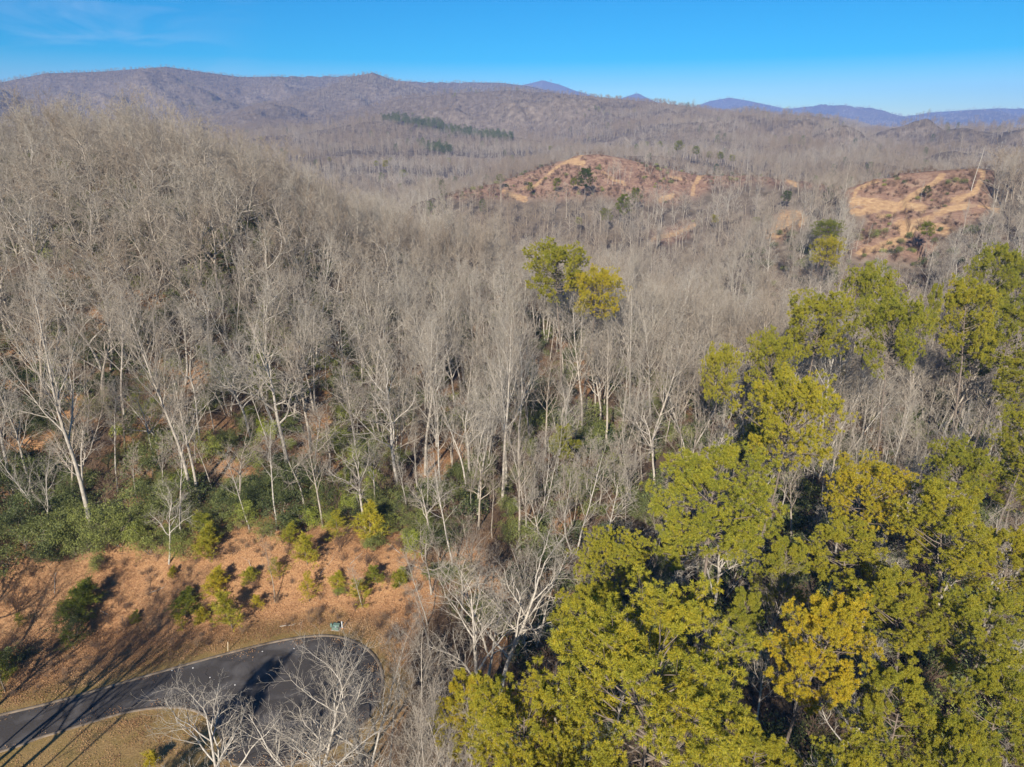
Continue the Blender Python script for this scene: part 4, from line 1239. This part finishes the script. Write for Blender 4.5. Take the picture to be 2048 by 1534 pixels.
# far slopes: fewer, coarser clumps of trees
def make_clump(seed):
    rng = random.Random(seed)
    W, Fp = [], []
    for i in range(4):
        f_ = ['poplar', 'slender', 'forked', 'oak'][i]
        w, f = make_bare(f_, 17 + rng.random() * 4, 0.24, seed * 10 + i, 2)
        off = np.array([rng.uniform(-8, 8), rng.uniform(-8, 8), rng.uniform(-1.5, 0)])
        W.append((w[0] * 1.0 + off, w[1], w[2], 0)); Fp.append((f[0] + off, f[1], f[2], 1))
    V_, T_, Q_, mi = join(W + Fp)
    return mesh_np('far_clump', V_, T_, Q_, [M_BARK, M_TWIG], mi, True)
CL = [make_clump(s) for s in (5, 6, 7, 8)]
x, y, z, t, h, idx = far_wood('f', '', 1350, 3400, 11, 15, CL, 0.55, 0, 71)
print('far clumps', len(x))
spr = (fbm(x / 260, y / 260, 3, 99) > 0.28) & (NR.random(len(x)) < 0.22)
idx = np.where(spr, len(CL) + idx % 2, idx); h = np.where(spr, h * 0.95, h)
forest_stuff('mountain_wood', 'grey brown leafless forest on the mountainsides', 'wood', np.column_stack([x, y, z - 0.5]), NR.uniform(0, 6.28, len(x)), h, idx, t, CL + PLOD)
x, y, z, t, h, idx = far_wood('g', '', 3400, 7200, 34, 60, CL, 1.6, 0, 81)
print('farthest clumps', len(x))
forest_stuff('distant_wood', 'blue hazed forest on the farthest mountains', 'wood', np.column_stack([x, y, z - 1]), NR.uniform(0, 6.28, len(x)), h * 0.62, idx, t, CL)

# ------------------------------------------------------------------ laurels and shrubs
SH = []
LIST = [(20, 1130, 2.0, 0.55), (70, 1115, 1.8, 0.45), (110, 1120, 1.6, 0.30), (160, 1110, 1.5, 0.6), (60, 1060, 2.0, 0.25), (130, 1040, 2.1, 0.35), (210, 1100, 1.3, 0.55), (240, 1090, 1.6, 0.62), (285, 1075, 1.5, 0.75),
        (262, 1030, 1.8, 0.42), (30, 1010, 1.9, 0.35), (100, 980, 2.0, 0.42), (340, 1010, 1.8, 0.5), (310, 960, 1.8, 0.45), (340, 1085, 1.1, 0.5), (370, 1110, 0.9, 0.7), (415, 1060, 1.2, 0.4), (440, 1010, 1.3, 0.28), (465, 1030, 1.3, 0.45),
        (490, 1050, 1.0, 0.78), (520, 1010, 1.5, 0.4), (560, 1040, 1.6, 0.3), (600, 1000, 1.7, 0.3), (620, 1045, 1.0, 0.85), (580, 970, 1.6, 0.35), (640, 1000, 1.0, 0.7), (690, 980, 1.1, 0.85), (700, 930, 1.1, 0.85), (680, 900, 1.3, 0.8),
        (730, 960, 1.0, 0.9), (690, 840, 1.1, 0.75), (705, 790, 1.3, 0.75), (740, 790, 1.1, 0.7), (845, 1100, 1.1, 0.9), (830, 1060, 1.0, 0.6), (745, 1100, 0.9, 0.6), (760, 1030, 1.0, 0.6), (800, 1020, 1.0, 0.55),
        (430, 1075, 0.9, 0.5), (475, 1062, 0.8, 0.65), (540, 1075, 0.9, 0.6), (590, 1060, 0.9, 0.75), (650, 1055, 0.9, 0.8), (700, 1035, 1.0, 0.85), (735, 1010, 1.1, 0.8), (655, 1020, 1.1, 0.75), (770, 1075, 0.8, 0.7), (815, 1085, 0.8, 0.6), (870, 1060, 1.0, 0.5), (885, 1010, 1.2, 0.45), (905, 960, 1.2, 0.4), (760, 985, 1.0, 0.75), (545, 985, 1.3, 0.45), (480, 985, 1.3, 0.5), (380, 1070, 1.0, 0.55), (300, 1110, 0.9, 0.7), (200, 1135, 0.8, 0.6), (1300, 770, 1.2, 0.75), (1330, 800, 1.3, 0.7), (430, 600, 1.3, 0.05), (480, 640, 1.2, 0.05), (1310, 830, 1.2, 0.6), (950, 900, 1.3, 0.6), (960, 950, 1.2, 0.5), (940, 970, 1.1, 0.45), (10, 1345, 1.3, 0.35),
        (150, 1240, 0.8, 0.3), (150, 1275, 0.9, 0.25), (680, 1190, 0.5, 0.8), (760, 1030, .9, .5)]
for px_, py_, s_, t_ in LIST:
    x, y, z = at(px_, py_)
    SH.append((x, y, z, s_, t_))
n_list = len(SH)
sx_, sy_ = jitter_points(66, 235, 2.9, 5.2, R(-46), R(30))
sz_ = ground(sx_, sy_)
qx, qy, qd = project(sx_, sy_, sz_)
dn_ = sstep(1350, 700, qx) * 0.9 + 0.10
dn_ += 0.25 * sstep(450, 150, qx)
dn_ *= 0.55 + 0.9 * fbm(sx_ / 18, sy_ / 18, 3, 33) + 0.25 * (qy > 950)
k = (NR.random(len(sx_)) < dn_ * 0.85) & ~open_ground(sx_, sy_, sz_) & (qx > -80) & (qx < 1500)
sx_, sy_, sz_, qx, qy, qd = [v[k] for v in (sx_, sy_, sz_, qx, qy, qd)]
tt_ = np.clip(0.42 + 0.5 * fbm(sx_ / 25, sy_ / 25, 3, 44) + NR.normal(size=len(sx_)) * 0.15, 0, 1)
ss_ = NR.uniform(0.55, 1.35, len(sx_))
o_ = np.argsort(-(ss_ / qd))
n_ind = 290 - n_list
for i in o_[:n_ind]: SH.append((sx_[i], sy_[i], sz_[i], ss_[i], tt_[i]))
items = []
for i, (x, y, z, s_, t_) in enumerate(SH):
    f_ = i % 3
    e = place(SHRUBS[f_], ('stem', 'foliage'), 'evergreen_shrub', x, y, z, i * 1.7, (s_, s_, s_ * (0.8 + 0.1 * (i % 4))), t_)
    qx_, qy_, _ = project(x, y, z + 1)
    look = ('yellow green' if t_ > 0.65 else 'dark green' if t_ < 0.35 else 'mid green') + (' low' if s_ < 0.9 else ' tall' if s_ > 1.4 else '')
    items.append((e, float(qx_), float(qy_), look))
relate(items, 'laurel shrub', 'evergreen shrubs under the bare trees', 'shrub')
ri = o_[n_ind:]
ux, uy = jitter_points(110, 300, 4.6, 8, R(-46), R(40))
uz = ground(ux, uy); vq = visible(ux, uy, uz, 3); ux, uy, uz = ux[vq], uy[vq], uz[vq]
gx_, gy_ = jitter_points(28, 112, 2.7, 3.4, R(-4), R(47))
gz_ = ground(gx_, gy_); qx, qy, _ = project(gx_, gy_, gz_)
k = (road_dist(gx_, gy_) > 4) & (qx > 960) & (qx > 1420 - 0.35 * qy) & (fbm(gx_ / 9, gy_ / 9, 3, 91) > -0.22)
gx_, gy_, gz_ = gx_[k], gy_[k], gz_[k]
ax_ = np.concatenate([sx_[ri], ux, gx_]); ay_ = np.concatenate([sy_[ri], uy, gy_]); az_ = np.concatenate([sz_[ri], uz, gz_])
SH1 = [one_mesh(make_shrub(2.4, 1.8, 51 + i, 1100, 0.26, 0.14), M_TWIG, M_LAUREL, 'thicket_shrub') for i in range(2)]
forest_stuff('laurel_thicket', 'evergreen undergrowth seen through the bare wood', 'undergrowth', np.column_stack([ax_, ay_, az_]), NR.uniform(0, 6.28, len(ax_)), NR.uniform(0.5, 1.4, len(ax_)),
             NR.integers(0, 2, len(ax_)), np.clip(NR.normal(0.35, 0.2, len(ax_)), 0, 1), SH1)

# brown scrub on the clearings and dry brush under the trees on the right
def make_brush(seed, h=1.6, n=7):
    rng = random.Random(seed)
    st = []
    for i in range(n):
        a = rng.random() * 6.28; l = rng.random() * 0.7
        st.append(((rng.gauss(0, 0.2), rng.gauss(0, 0.2), -0.1), vnorm((l * math.cos(a), l * math.sin(a), 1)), h * (0.6 + 0.5 * rng.random()), 0.022))
    br = grow(rng, st, [dict(n=4, wig=0.15, trop=0.03, nch=(5, 6), t0=0.2, ang=35, ratio=0.5, shape=one, tip=0.4, rr=0.7), dict(n=2, wig=0.15, trop=0.03, nch=(3, 4), t0=0.2, ang=35, ratio=0.55, shape=one, tip=0.5, rr=0.8), dict(n=2, wig=0.1, trop=0, nch=0, t0=0, ang=1, ratio=1, shape=one)])
    a = join([(*[tubes(br[0], 3, 0.012)[0]], None, tubes(br[0], 3, 0.012)[1], 0), (tubes(br[1], 3, 0.010)[0], None, tubes(br[1], 3, 0.010)[1], 0), (tubes(br[2], 3, 0.008)[0], None, tubes(br[2], 3, 0.008)[1], 0)])
    return a
def brush_mesh(seed, h, n):
    a = make_brush(seed, h, n)
    return mesh_np('brush', a[0], a[1], a[2], [M_SCRUB], a[3], False)
BR = [brush_mesh(61, 1.6, 8), brush_mesh(62, 2.2, 7), brush_mesh(63, 1.1, 9)]
bx, by = jitter_points(35, 300, 2.6, 6.0, R(-46), R(46))
bz = ground(bx, by)
qx, qy, qd = project(bx, by, bz)
ob = open_ground(bx, by, bz)
k = (~ob) & visible(bx, by, bz, 2) & (NR.random(len(bx)) < 0.8)
k2 = ((in_poly(qx, qy, [(400, 1100), (640, 1060), (900, 1080), (880, 1260), (700, 1220), (560, 1240), (430, 1240)]) & (NR.random(len(bx)) < 0.6)) | (in_poly(qx, qy, [(-50, 1150), (300, 1130), (330, 1250), (200, 1360), (-50, 1380)]) & (NR.random(len(bx)) < 0.40)))
k3 = in_poly(qx, qy, [(705, 1235), (900, 1200), (900, 1560), (760, 1560), (800, 1360), (760, 1290)]) & (road_dist(bx, by) > 0.6)
k = k | (k2 & (road_dist(bx, by) > 4)) | k3
bx, by, bz = bx[k], by[k], bz[k]
forest_stuff('dry_brush', 'dry leafless brush and saplings under the trees', 'undergrowth', np.column_stack([bx, by, bz]), NR.uniform(0, 6.28, len(bx)), np.where(open_ground(bx, by, bz), NR.uniform(0.5, 1.3, len(bx)), NR.uniform(0.7, 1.9, len(bx))),
             NR.integers(0, 3, len(bx)), NR.random(len(bx)), BR)
# clearings
cx_, cy_ = jitter_points(200, 520, 2.1, 3.0, R(-10), R(42))
cz_ = ground(cx_, cy_)
a_, b_, c_ = clearing(cx_, cy_, cz_)
qx, qy, qd = project(cx_, cy_, cz_)
td = np.zeros(len(cx_), bool); rr_ = np.hypot(cx_, cy_)
for pts, hw, lo, hi in TRACKS: td |= (line_dist(qx, qy, pts) < hw * 1.3) & (rr_ > lo) & (rr_ < hi)
k = (a_ | b_ | c_) & ~td & (fbm(cx_ / 14, cy_ / 14, 3, 15) > -0.25)
cx_, cy_, cz_ = cx_[k], cy_[k], cz_[k]
print('scrub', len(cx_))
ev = NR.random(len(cx_)) < 0.10
forest_stuff('hill_scrub', 'reddish brown scrub between the dirt tracks', 'scrub', np.column_stack([cx_, cy_, cz_]), NR.uniform(0, 6.28, len(cx_)), np.where(ev, 0.6, 1.0) * NR.uniform(0.5, 1.4, len(cx_)),
             np.where(ev, 3, NR.integers(0, 3, len(cx_))), NR.random(len(cx_)) * 0.8, BR + SH1[:1])
# single bare trees standing in the clearings: (base x, base y, height, form, lo distance)
CT = [(1225, 372, 15, 0), (1232, 370, 14, 6), (1240, 371, 15, 1), (1248, 372, 13, 7), (1215, 368, 12, 2), (1258, 368, 12, 6), (1290, 345, 13, 0), (1300, 350, 14, 8), (1322, 360, 13, 1), (1330, 362, 14, 6), (1340, 366, 13, 8), (1352, 366, 12, 7),
      (1170, 384, 12, 7), (1376, 350, 9, 7), (1440, 380, 12, 2), (1460, 378, 12, 6), (1490, 385, 13, 0), (1515, 380, 12, 7),
      (1840, 405, 10, 6), (1925, 470, 12, 0), (1735, 490, 9, 7), (1775, 470, 8, 7), (1990, 405, 17, 0), (2000, 408, 18, 1), (2010, 405, 17, 0), (2022, 400, 16, 6), (2035, 400, 17, 2), (1945, 500, 13, 8), (1692, 500, 15, 8), (1712, 500, 14, 6)]
items = []
for i, (bx_, by_, H, f_) in enumerate(CT):
    x, y, z = at(bx_, by_, 290 if bx_ < 1600 else 190)
    e = place(BARE[f_], CROWN_NAMES, 'bare_tree', x, y, z, i * 1.1, (H / FORMS[f_][1] * 0.8,) * 2 + (H / FORMS[f_][1],), 0.1)
    items.append((e, bx_, by_, LOOK[f_]))
def clear_labels(sel, where):
    sel = sorted(sel, key=lambda t: t[1])
    for i, (o, px_, py_, lk) in enumerate(sel):
        tag(o, '%s bare tree %s, number %s' % (lk, where, ORD[i]) if False else '%s bare tree %s, %s' % (lk, where, ORD[min(i, 11)]), 'bare tree', 'bare trees standing in the clearings')
clear_labels([t for t in items if t[1] < 1270], 'in the clump on the left dirt hill')
clear_labels([t for t in items if 1270 <= t[1] < 1365], 'on the right flank of the left dirt hill')
clear_labels([t for t in items if 1365 <= t[1] < 1600], 'on the low saddle between the dirt hills')
clear_labels([t for t in items if 1600 <= t[1] < 1980], 'on the right dirt hill')
clear_labels([t for t in items if t[1] >= 1980], 'on the right rim of the right dirt hill')

# ------------------------------------------------------------------ young pines on the leaf bank: (base x, base y, height m, tint, look)
YP = [(158, 1238, 4.2, 0.30, 'dark feathery young pine alone on the left of the bank'), (150, 1300, 2.2, 0.25, 'dark low pine below the feathery one, half in shade'), (372, 1235, 3.0, 0.35, 'dark young pine beside the streaked shadows'),
      (368, 1262, 1.8, 0.6, 'low green pine at the foot of the dark one'), (402, 1250, 2.2, 0.68, 'bright round young pine left of the largest one'), (465, 1258, 3.8, 0.58, 'largest bushy young pine above the road edge'),
      (432, 1195, 3.0, 0.75, 'pale yellow young pine up the bank'), (620, 1205, 3.2, 0.72, 'yellow green young pine, left of the small dark one'), (675, 1182, 2.1, 0.62, 'small compact green pine with its shadow at upper right'),
      (728, 1208, 3.6, 0.60, 'open branched young pine behind the utility box'), (798, 1175, 2.4, 0.45, 'olive young pine near the right side of the bank'), (615, 1130, 3.6, 0.62, 'slim young pine upper middle of the bank'),
      (415, 1120, 3.6, 0.60, 'tall pale young pine at the upper left of the bank'), (680, 1080, 3.4, 0.62, 'young pine at the upper edge of the bank'), (742, 1088, 4.4, 0.66, 'tall yellow green young pine at the upper edge'),
      (412, 1080, 3.4, 0.45, 'dark green young pine under the slim bare trees'), (500, 1170, 2.2, 0.55, 'small pine left of the tan bare tree'), (520, 1215, 1.6, 0.72, 'tiny yellowish pine under the tan bare tree'),
      (345, 1160, 1.4, 0.62, 'tiny pine on the open part of the bank'), (50, 1250, 1.5, 0.40, 'small dim pine in the shadow on the far left'), (270, 1250, 1.2, 0.45, 'tiny pine beside the long tree shadow'),
      (12, 1385, 4.0, 0.35, 'dark green pine cut by the left edge'), (300, 1530, 1.6, 0.75, 'bright green young pine at the lower edge of the grass island'), (755, 1170, 2.2, 0.4, 'dark young pine beside the open branched one'),
      (580, 1085, 2.4, 0.55, 'small olive pine left of the slim one'), (560, 1160, 2.2, 0.62, 'dull yellow pine behind the tan bare tree')]
for i, (px_, py_, H, t_, look) in enumerate(YP):
    x, y, z = at(px_, py_)
    H *= 1.3
    f_ = i * 5 % 6; hh = [2.6, 3.4, 1.8, 3.0, 2.4, 3.6][f_]; s_ = H / hh; rl = random.Random(i)
    e = place(SAPS[f_], ('stem', 'foliage'), 'young_pine', x, y, z, i * 2.1, (s_ * rl.uniform(0.9, 1.6), s_ * rl.uniform(0.9, 1.6), s_ * rl.uniform(0.75, 1.1)), t_)
    e.rotation_euler = (rl.gauss(0, 0.1), rl.gauss(0, 0.1), i * 2.1)
    tag(e, look, 'young pine', 'young pines scattered over the leaf bank')

# ------------------------------------------------------------------ small man-made things
import bmesh
def bm_obj(name, build, mats, parent=None, loc=(0, 0, 0), rot=(0, 0, 0), bevel=0.0):
    bm = bmesh.new(); build(bm)
    if bevel: bmesh.ops.bevel(bm, geom=[e_ for e_ in bm.edges], offset=bevel, segments=2, affect='EDGES')
    me = bpy.data.meshes.new(name); bm.to_mesh(me); bm.free()
    for m in mats: me.materials.append(m)
    o = add_obj(name, me, parent, loc); o.rotation_euler = rot
    return o
def box(bm, sx, sy, sz, c=(0, 0, 0), top=1.0):
    vs = [bm.verts.new((c[0] + a * sx / 2 * (top if k else 1), c[1] + b_ * sy / 2 * (top if k else 1), c[2] + (sz if k else 0))) for k in (0, 1) for a, b_ in ((-1, -1), (1, -1), (1, 1), (-1, 1))]
    for f in ((3, 2, 1, 0), (4, 5, 6, 7), (0, 1, 5, 4), (1, 2, 6, 5), (2, 3, 7, 6), (3, 0, 4, 7)): bm.faces.new([vs[i] for i in f])
M_GREEN = plain('utility_green', (0.16, 0.24, 0.19), 0.45, 0.10, 6)
M_WHITE = plain('white_label', (0.75, 0.76, 0.74), 0.5, 0.03, 6)
M_CONC = plain('pad_concrete', (0.42, 0.39, 0.35), 0.9, 0.12, 6)
M_DARK = plain('dark_metal', (0.03, 0.03, 0.03), 0.5, 0.1, 6)
M_ORANGE = plain('orange_cap', (0.75, 0.25, 0.06), 0.5, 0.05, 6)
M_LATH = plain('stake_wood', (0.62, 0.52, 0.36), 0.8, 0.1, 9)
M_STONE = plain('pale_stone', (0.62, 0.60, 0.56), 0.9, 0.1, 9)

x, y, z = at(673, 1258)
u_ = empty('utility_box', (x, y, z), R(-8), 0.68); tag(u_, 'green metal utility box on a concrete pad behind the road end', 'utility box')
bm_obj('pad', lambda bm: box(bm, 1.5, 1.3, 0.16, (0, 0, -0.06)), [M_CONC], u_, bevel=0.015)
bm_obj('cabinet', lambda bm: (box(bm, 1.15, 0.62, 0.62, (0, 0.2, 0.10)), box(bm, 1.15, 0.45, 0.50, (0, -0.34, 0.10))), [M_GREEN], u_, bevel=0.012)
bm_obj('lid', lambda bm: box(bm, 1.2, 0.68, 0.06, (0, 0.2, 0.725), 0.94), [M_GREEN], u_, bevel=0.01)
dr = bm_obj('door', lambda bm: box(bm, 1.02, 0.03, 0.44, (0, 0, 0)), [M_GREEN], u_, (0, -0.584, 0.13), bevel=0.006)
bm_obj('handle', lambda bm: box(bm, 0.05, 0.04, 0.14, (0, 0, 0)), [M_DARK], dr, (0.36, -0.03, 0.15), bevel=0.004)
bm_obj('label', lambda bm: box(bm, 0.30, 0.20, 0.006, (0, 0, 0)), [M_WHITE], u_, (0.02, -0.34, 0.604))
x, y, z = at(663, 1256)
q_ = empty('pedestal_box', (x, y, z), R(10), 0.75); tag(q_, 'small green pedestal box left of the utility box', 'utility box')
bm_obj('body', lambda bm: box(bm, 0.30, 0.30, 0.55, (0, 0, 0)), [M_GREEN], q_, bevel=0.012)
bm_obj('cap', lambda bm: box(bm, 0.34, 0.34, 0.10, (0, 0, 0.553), 0.8), [M_GREEN], q_, bevel=0.01)
x, y, z = at(685, 1259)
q_ = empty('marker_post', (x, y, z)); tag(q_, 'white marker post with an orange foot right of the utility box', 'marker post')
def cyl(bm, r, h, z0=0, n=14):
    bmesh.ops.create_cone(bm, cap_ends=True, segments=n, radius1=r, radius2=r, depth=h)
    bmesh.ops.translate(bm, verts=bm.verts, vec=(0, 0, z0 + h / 2))
bm_obj('post', lambda bm: cyl(bm, 0.06, 0.85, 0.12), [M_WHITE], q_)
bm_obj('foot', lambda bm: cyl(bm, 0.075, 0.22, -0.1), [M_ORANGE], q_)
bm_obj('cap', lambda bm: cyl(bm, 0.068, 0.05, 0.972), [M_WHITE], q_)
x, y, z = at(456, 1304)
o = bm_obj('survey_stake', lambda bm: box(bm, 0.07, 0.035, 1.35, (0, 0, -0.15)), [M_LATH], None, (x, y, z), (R(-4), R(7), 0.3), 0.004)
tag(o, 'pale wooden survey stake standing just behind the kerb', 'stake')
STN = [(344, 1341, 'leftmost'), (386, 1336, 'second from left'), (420, 1355, 'third from left, near mid lane'), (470, 1370, 'fourth from left'), (525, 1303, 'near the kerb left of the road end'), (588, 1297, 'nearest the turning circle')]
for i, (px_, py_, w_) in enumerate(STN):
    (x, y), = on_plane([(px_, py_)], 0.01)
    def rock(bm, s=i):
        bmesh.ops.create_icosphere(bm, subdivisions=2, radius=0.075)
        rr2 = random.Random(s)
        for v in bm.verts: v.co *= 0.8 + 0.4 * rr2.random(); v.co.z *= 0.6
    o = bm_obj('stone', rock, [M_STONE], None, (x, y, 0.03))
    tag(o, 'small pale stone on the asphalt, ' + w_, 'stone', 'pale stones lying on the road')
# bare pole on the right dirt hill
x, y, z = at(1942, 382, 200)
dp = empty('dead_tree', (x, y, z)); tag(dp, 'tall limbless pale dead tree standing on the right dirt hill', 'dead tree')
rg = random.Random(3)
br = grow(rg, [((0, 0, -0.4), vnorm((0.05, 0, 1)), 16.5, 0.16)], [dict(n=10, wig=0.02, trop=0.0, nch=6, t0=0.4, ang=60, ratio=0.06, shape=one, tip=0.4), dict(n=2, wig=0.1, trop=0, nch=0, t0=0, ang=1, ratio=1, shape=one)])
v_, q4 = tubes(br[0], 8); add_obj('trunk', mesh_np('trunk', v_, None, q4, [M_BARK], None, True), dp)
v_, q4 = tubes(br[1], 4, 0.03); add_obj('stub', mesh_np('stub', v_, None, q4, [M_BARK], None, True), dp)

wx, wy = jitter_points(48, 125, 1.0, 1.5, R(-48), R(-3))
wz = ground(wx, wy)
k = open_ground(wx, wy, wz) & (road_dist(wx, wy) > 2.0) & (fbm(wx / 6, wy / 6, 3, 66) + NR.normal(size=len(wx)) * 0.15 > 0.02) & (wy > 50 + 0.28 * (wx + 45))
wx, wy, wz = wx[k], wy[k], wz[k]
print('weeds', len(wx))
forest_stuff('bank_weeds', 'dead tan weeds and briars on the leaf bank', 'weeds', np.column_stack([wx, wy, wz]), NR.uniform(0, 6.28, len(wx)), NR.uniform(0.22, 0.6, len(wx)), NR.integers(0, 3, len(wx)), NR.uniform(0.3, 1, len(wx)), BR)
STK = [(300, 1190, 0.4, 'near the lone leaning bare tree'), (505, 1145, 2.2, 'left of the tan bare tree'), (640, 1150, 1.1, 'between the small pines'), (215, 1230, 2.8, 'right of the feathery young pine'), (560, 1255, 0.2, 'just above the road edge'), (700, 1130, 0.9, 'high on the right of the bank'), (110, 1190, 1.9, 'on the shaded left of the bank'), (800, 1110, 2.5, 'at the right end of the bank')]
for i_, (px_, py_, a_, w_) in enumerate(STK):
    x, y, z = at(px_, py_)
    rg = random.Random(40 + i_)
    L_ = 1.6 + 1.8 * rg.random(); dx_, dy_ = math.cos(a_), math.sin(a_)
    z2 = g1(x + dx_ * L_, y + dy_ * L_)
    br = grow(rg, [((0, 0, 0.06), vnorm((dx_ * L_, dy_ * L_, z2 - z)), L_, 0.05)], [dict(n=6, wig=0.05, trop=0.0, nch=4, t0=0.3, ang=35, ratio=0.35, shape=one, tip=0.4, rr=0.6), dict(n=3, wig=0.1, trop=0.02, nch=0, t0=0, ang=1, ratio=1, shape=one)])
    fb = empty('fallen_branch', (x, y, z)); tag(fb, 'pale fallen branch lying on the leaf bank, ' + w_, 'branch', 'fallen branches on the leaf bank')
    v_, q4 = tubes(br[0], 6); add_obj('limb', mesh_np('limb', v_, None, q4, [M_BARK], None, True), fb)
    v_, q4 = tubes(br[1], 4); add_obj('side_shoots', mesh_np('side_shoots', v_, None, q4, [M_BARK], None, True), fb)
# fallen leaves on the open bank: far past counting
lx, ly = jitter_points(50, 128, 0.42, 0.75, R(-48), R(-2))
lz = ground(lx, ly)
k = open_ground(lx, ly, lz) & (road_dist(lx, ly) > 1.2) & ((ly > 50 + 0.28 * (lx + 45)) | (NR.random(len(lx)) < 0.1))
edge_ = road_dist(lx, ly)
k |= (edge_ > -0.9) & (edge_ < 0.5) & (NR.random(len(lx)) < 0.10)
lx, ly, lz = lx[k], ly[k], np.maximum(lz[k], np.where(edge_[k] < 0, 0.012, lz[k]))
print('leaf clusters', len(lx))
M_LEAFDRY = leaf_material('dry_leaves', [(0.0, (0.18, 0.09, 0.045)), (0.4, (0.38, 0.21, 0.10)), (0.7, (0.56, 0.34, 0.17)), (1.0, (0.70, 0.50, 0.28))], 0.15, 2.0)
def leaf_patch(seed):
    r_ = np.random.default_rng(seed)
    n = 46
    P = np.column_stack([r_.normal(0, 0.42, n), r_.normal(0, 0.42, n), r_.uniform(0.0, 0.09, n)])
    V_, q_ = leaf_cards(r_, P, np.tile([0, 0, 1.0], (n, 1)), 0.10, 0.075)
    V_[:, 2] = np.abs(V_[:, 2]) * 0.8
    return mesh_np('leaves', V_, None, q_, [M_LEAFDRY])
forest_stuff('fallen_leaves', 'orange brown fallen leaves covering the bank', 'leaves', np.column_stack([lx, ly, lz]), NR.uniform(0, 6.28, len(lx)), NR.uniform(0.8, 1.4, len(lx)), NR.integers(0, 3, len(lx)),
             np.clip(0.5 + 0.5 * fbm(lx / 5, ly / 5, 3, 8), 0, 1), [leaf_patch(s) for s in (1, 2, 3)])

# ------------------------------------------------------------------ air
HAZE = 1
if HAZE:
    M_HAZE = bpy.data.materials.new('haze'); M_HAZE.use_nodes = True
    nt = M_HAZE.node_tree; nt.nodes.clear()
    out = nt.nodes.new('ShaderNodeOutputMaterial'); pv = nt.nodes.new('ShaderNodeVolumePrincipled')
    pv.inputs['Color'].default_value = (0.20, 0.42, 1.0, 1); pv.inputs['Density'].default_value = 0.00012; pv.inputs['Anisotropy'].default_value = -0.2
    nt.links.new(pv.outputs[0], out.inputs['Volume'])
    zlo, zhi = float(gz.min()) - 1.0, float(gz.max()) + 40.0
    S_ = 7650.0
    hz = bm_obj('haze', lambda bm: box(bm, S_ * 2, S_ * 2, zhi - zlo, (0, 0, zlo)), [M_HAZE]); tag(hz, 'thin blue air between the hills', 'haze', kind='stuff')
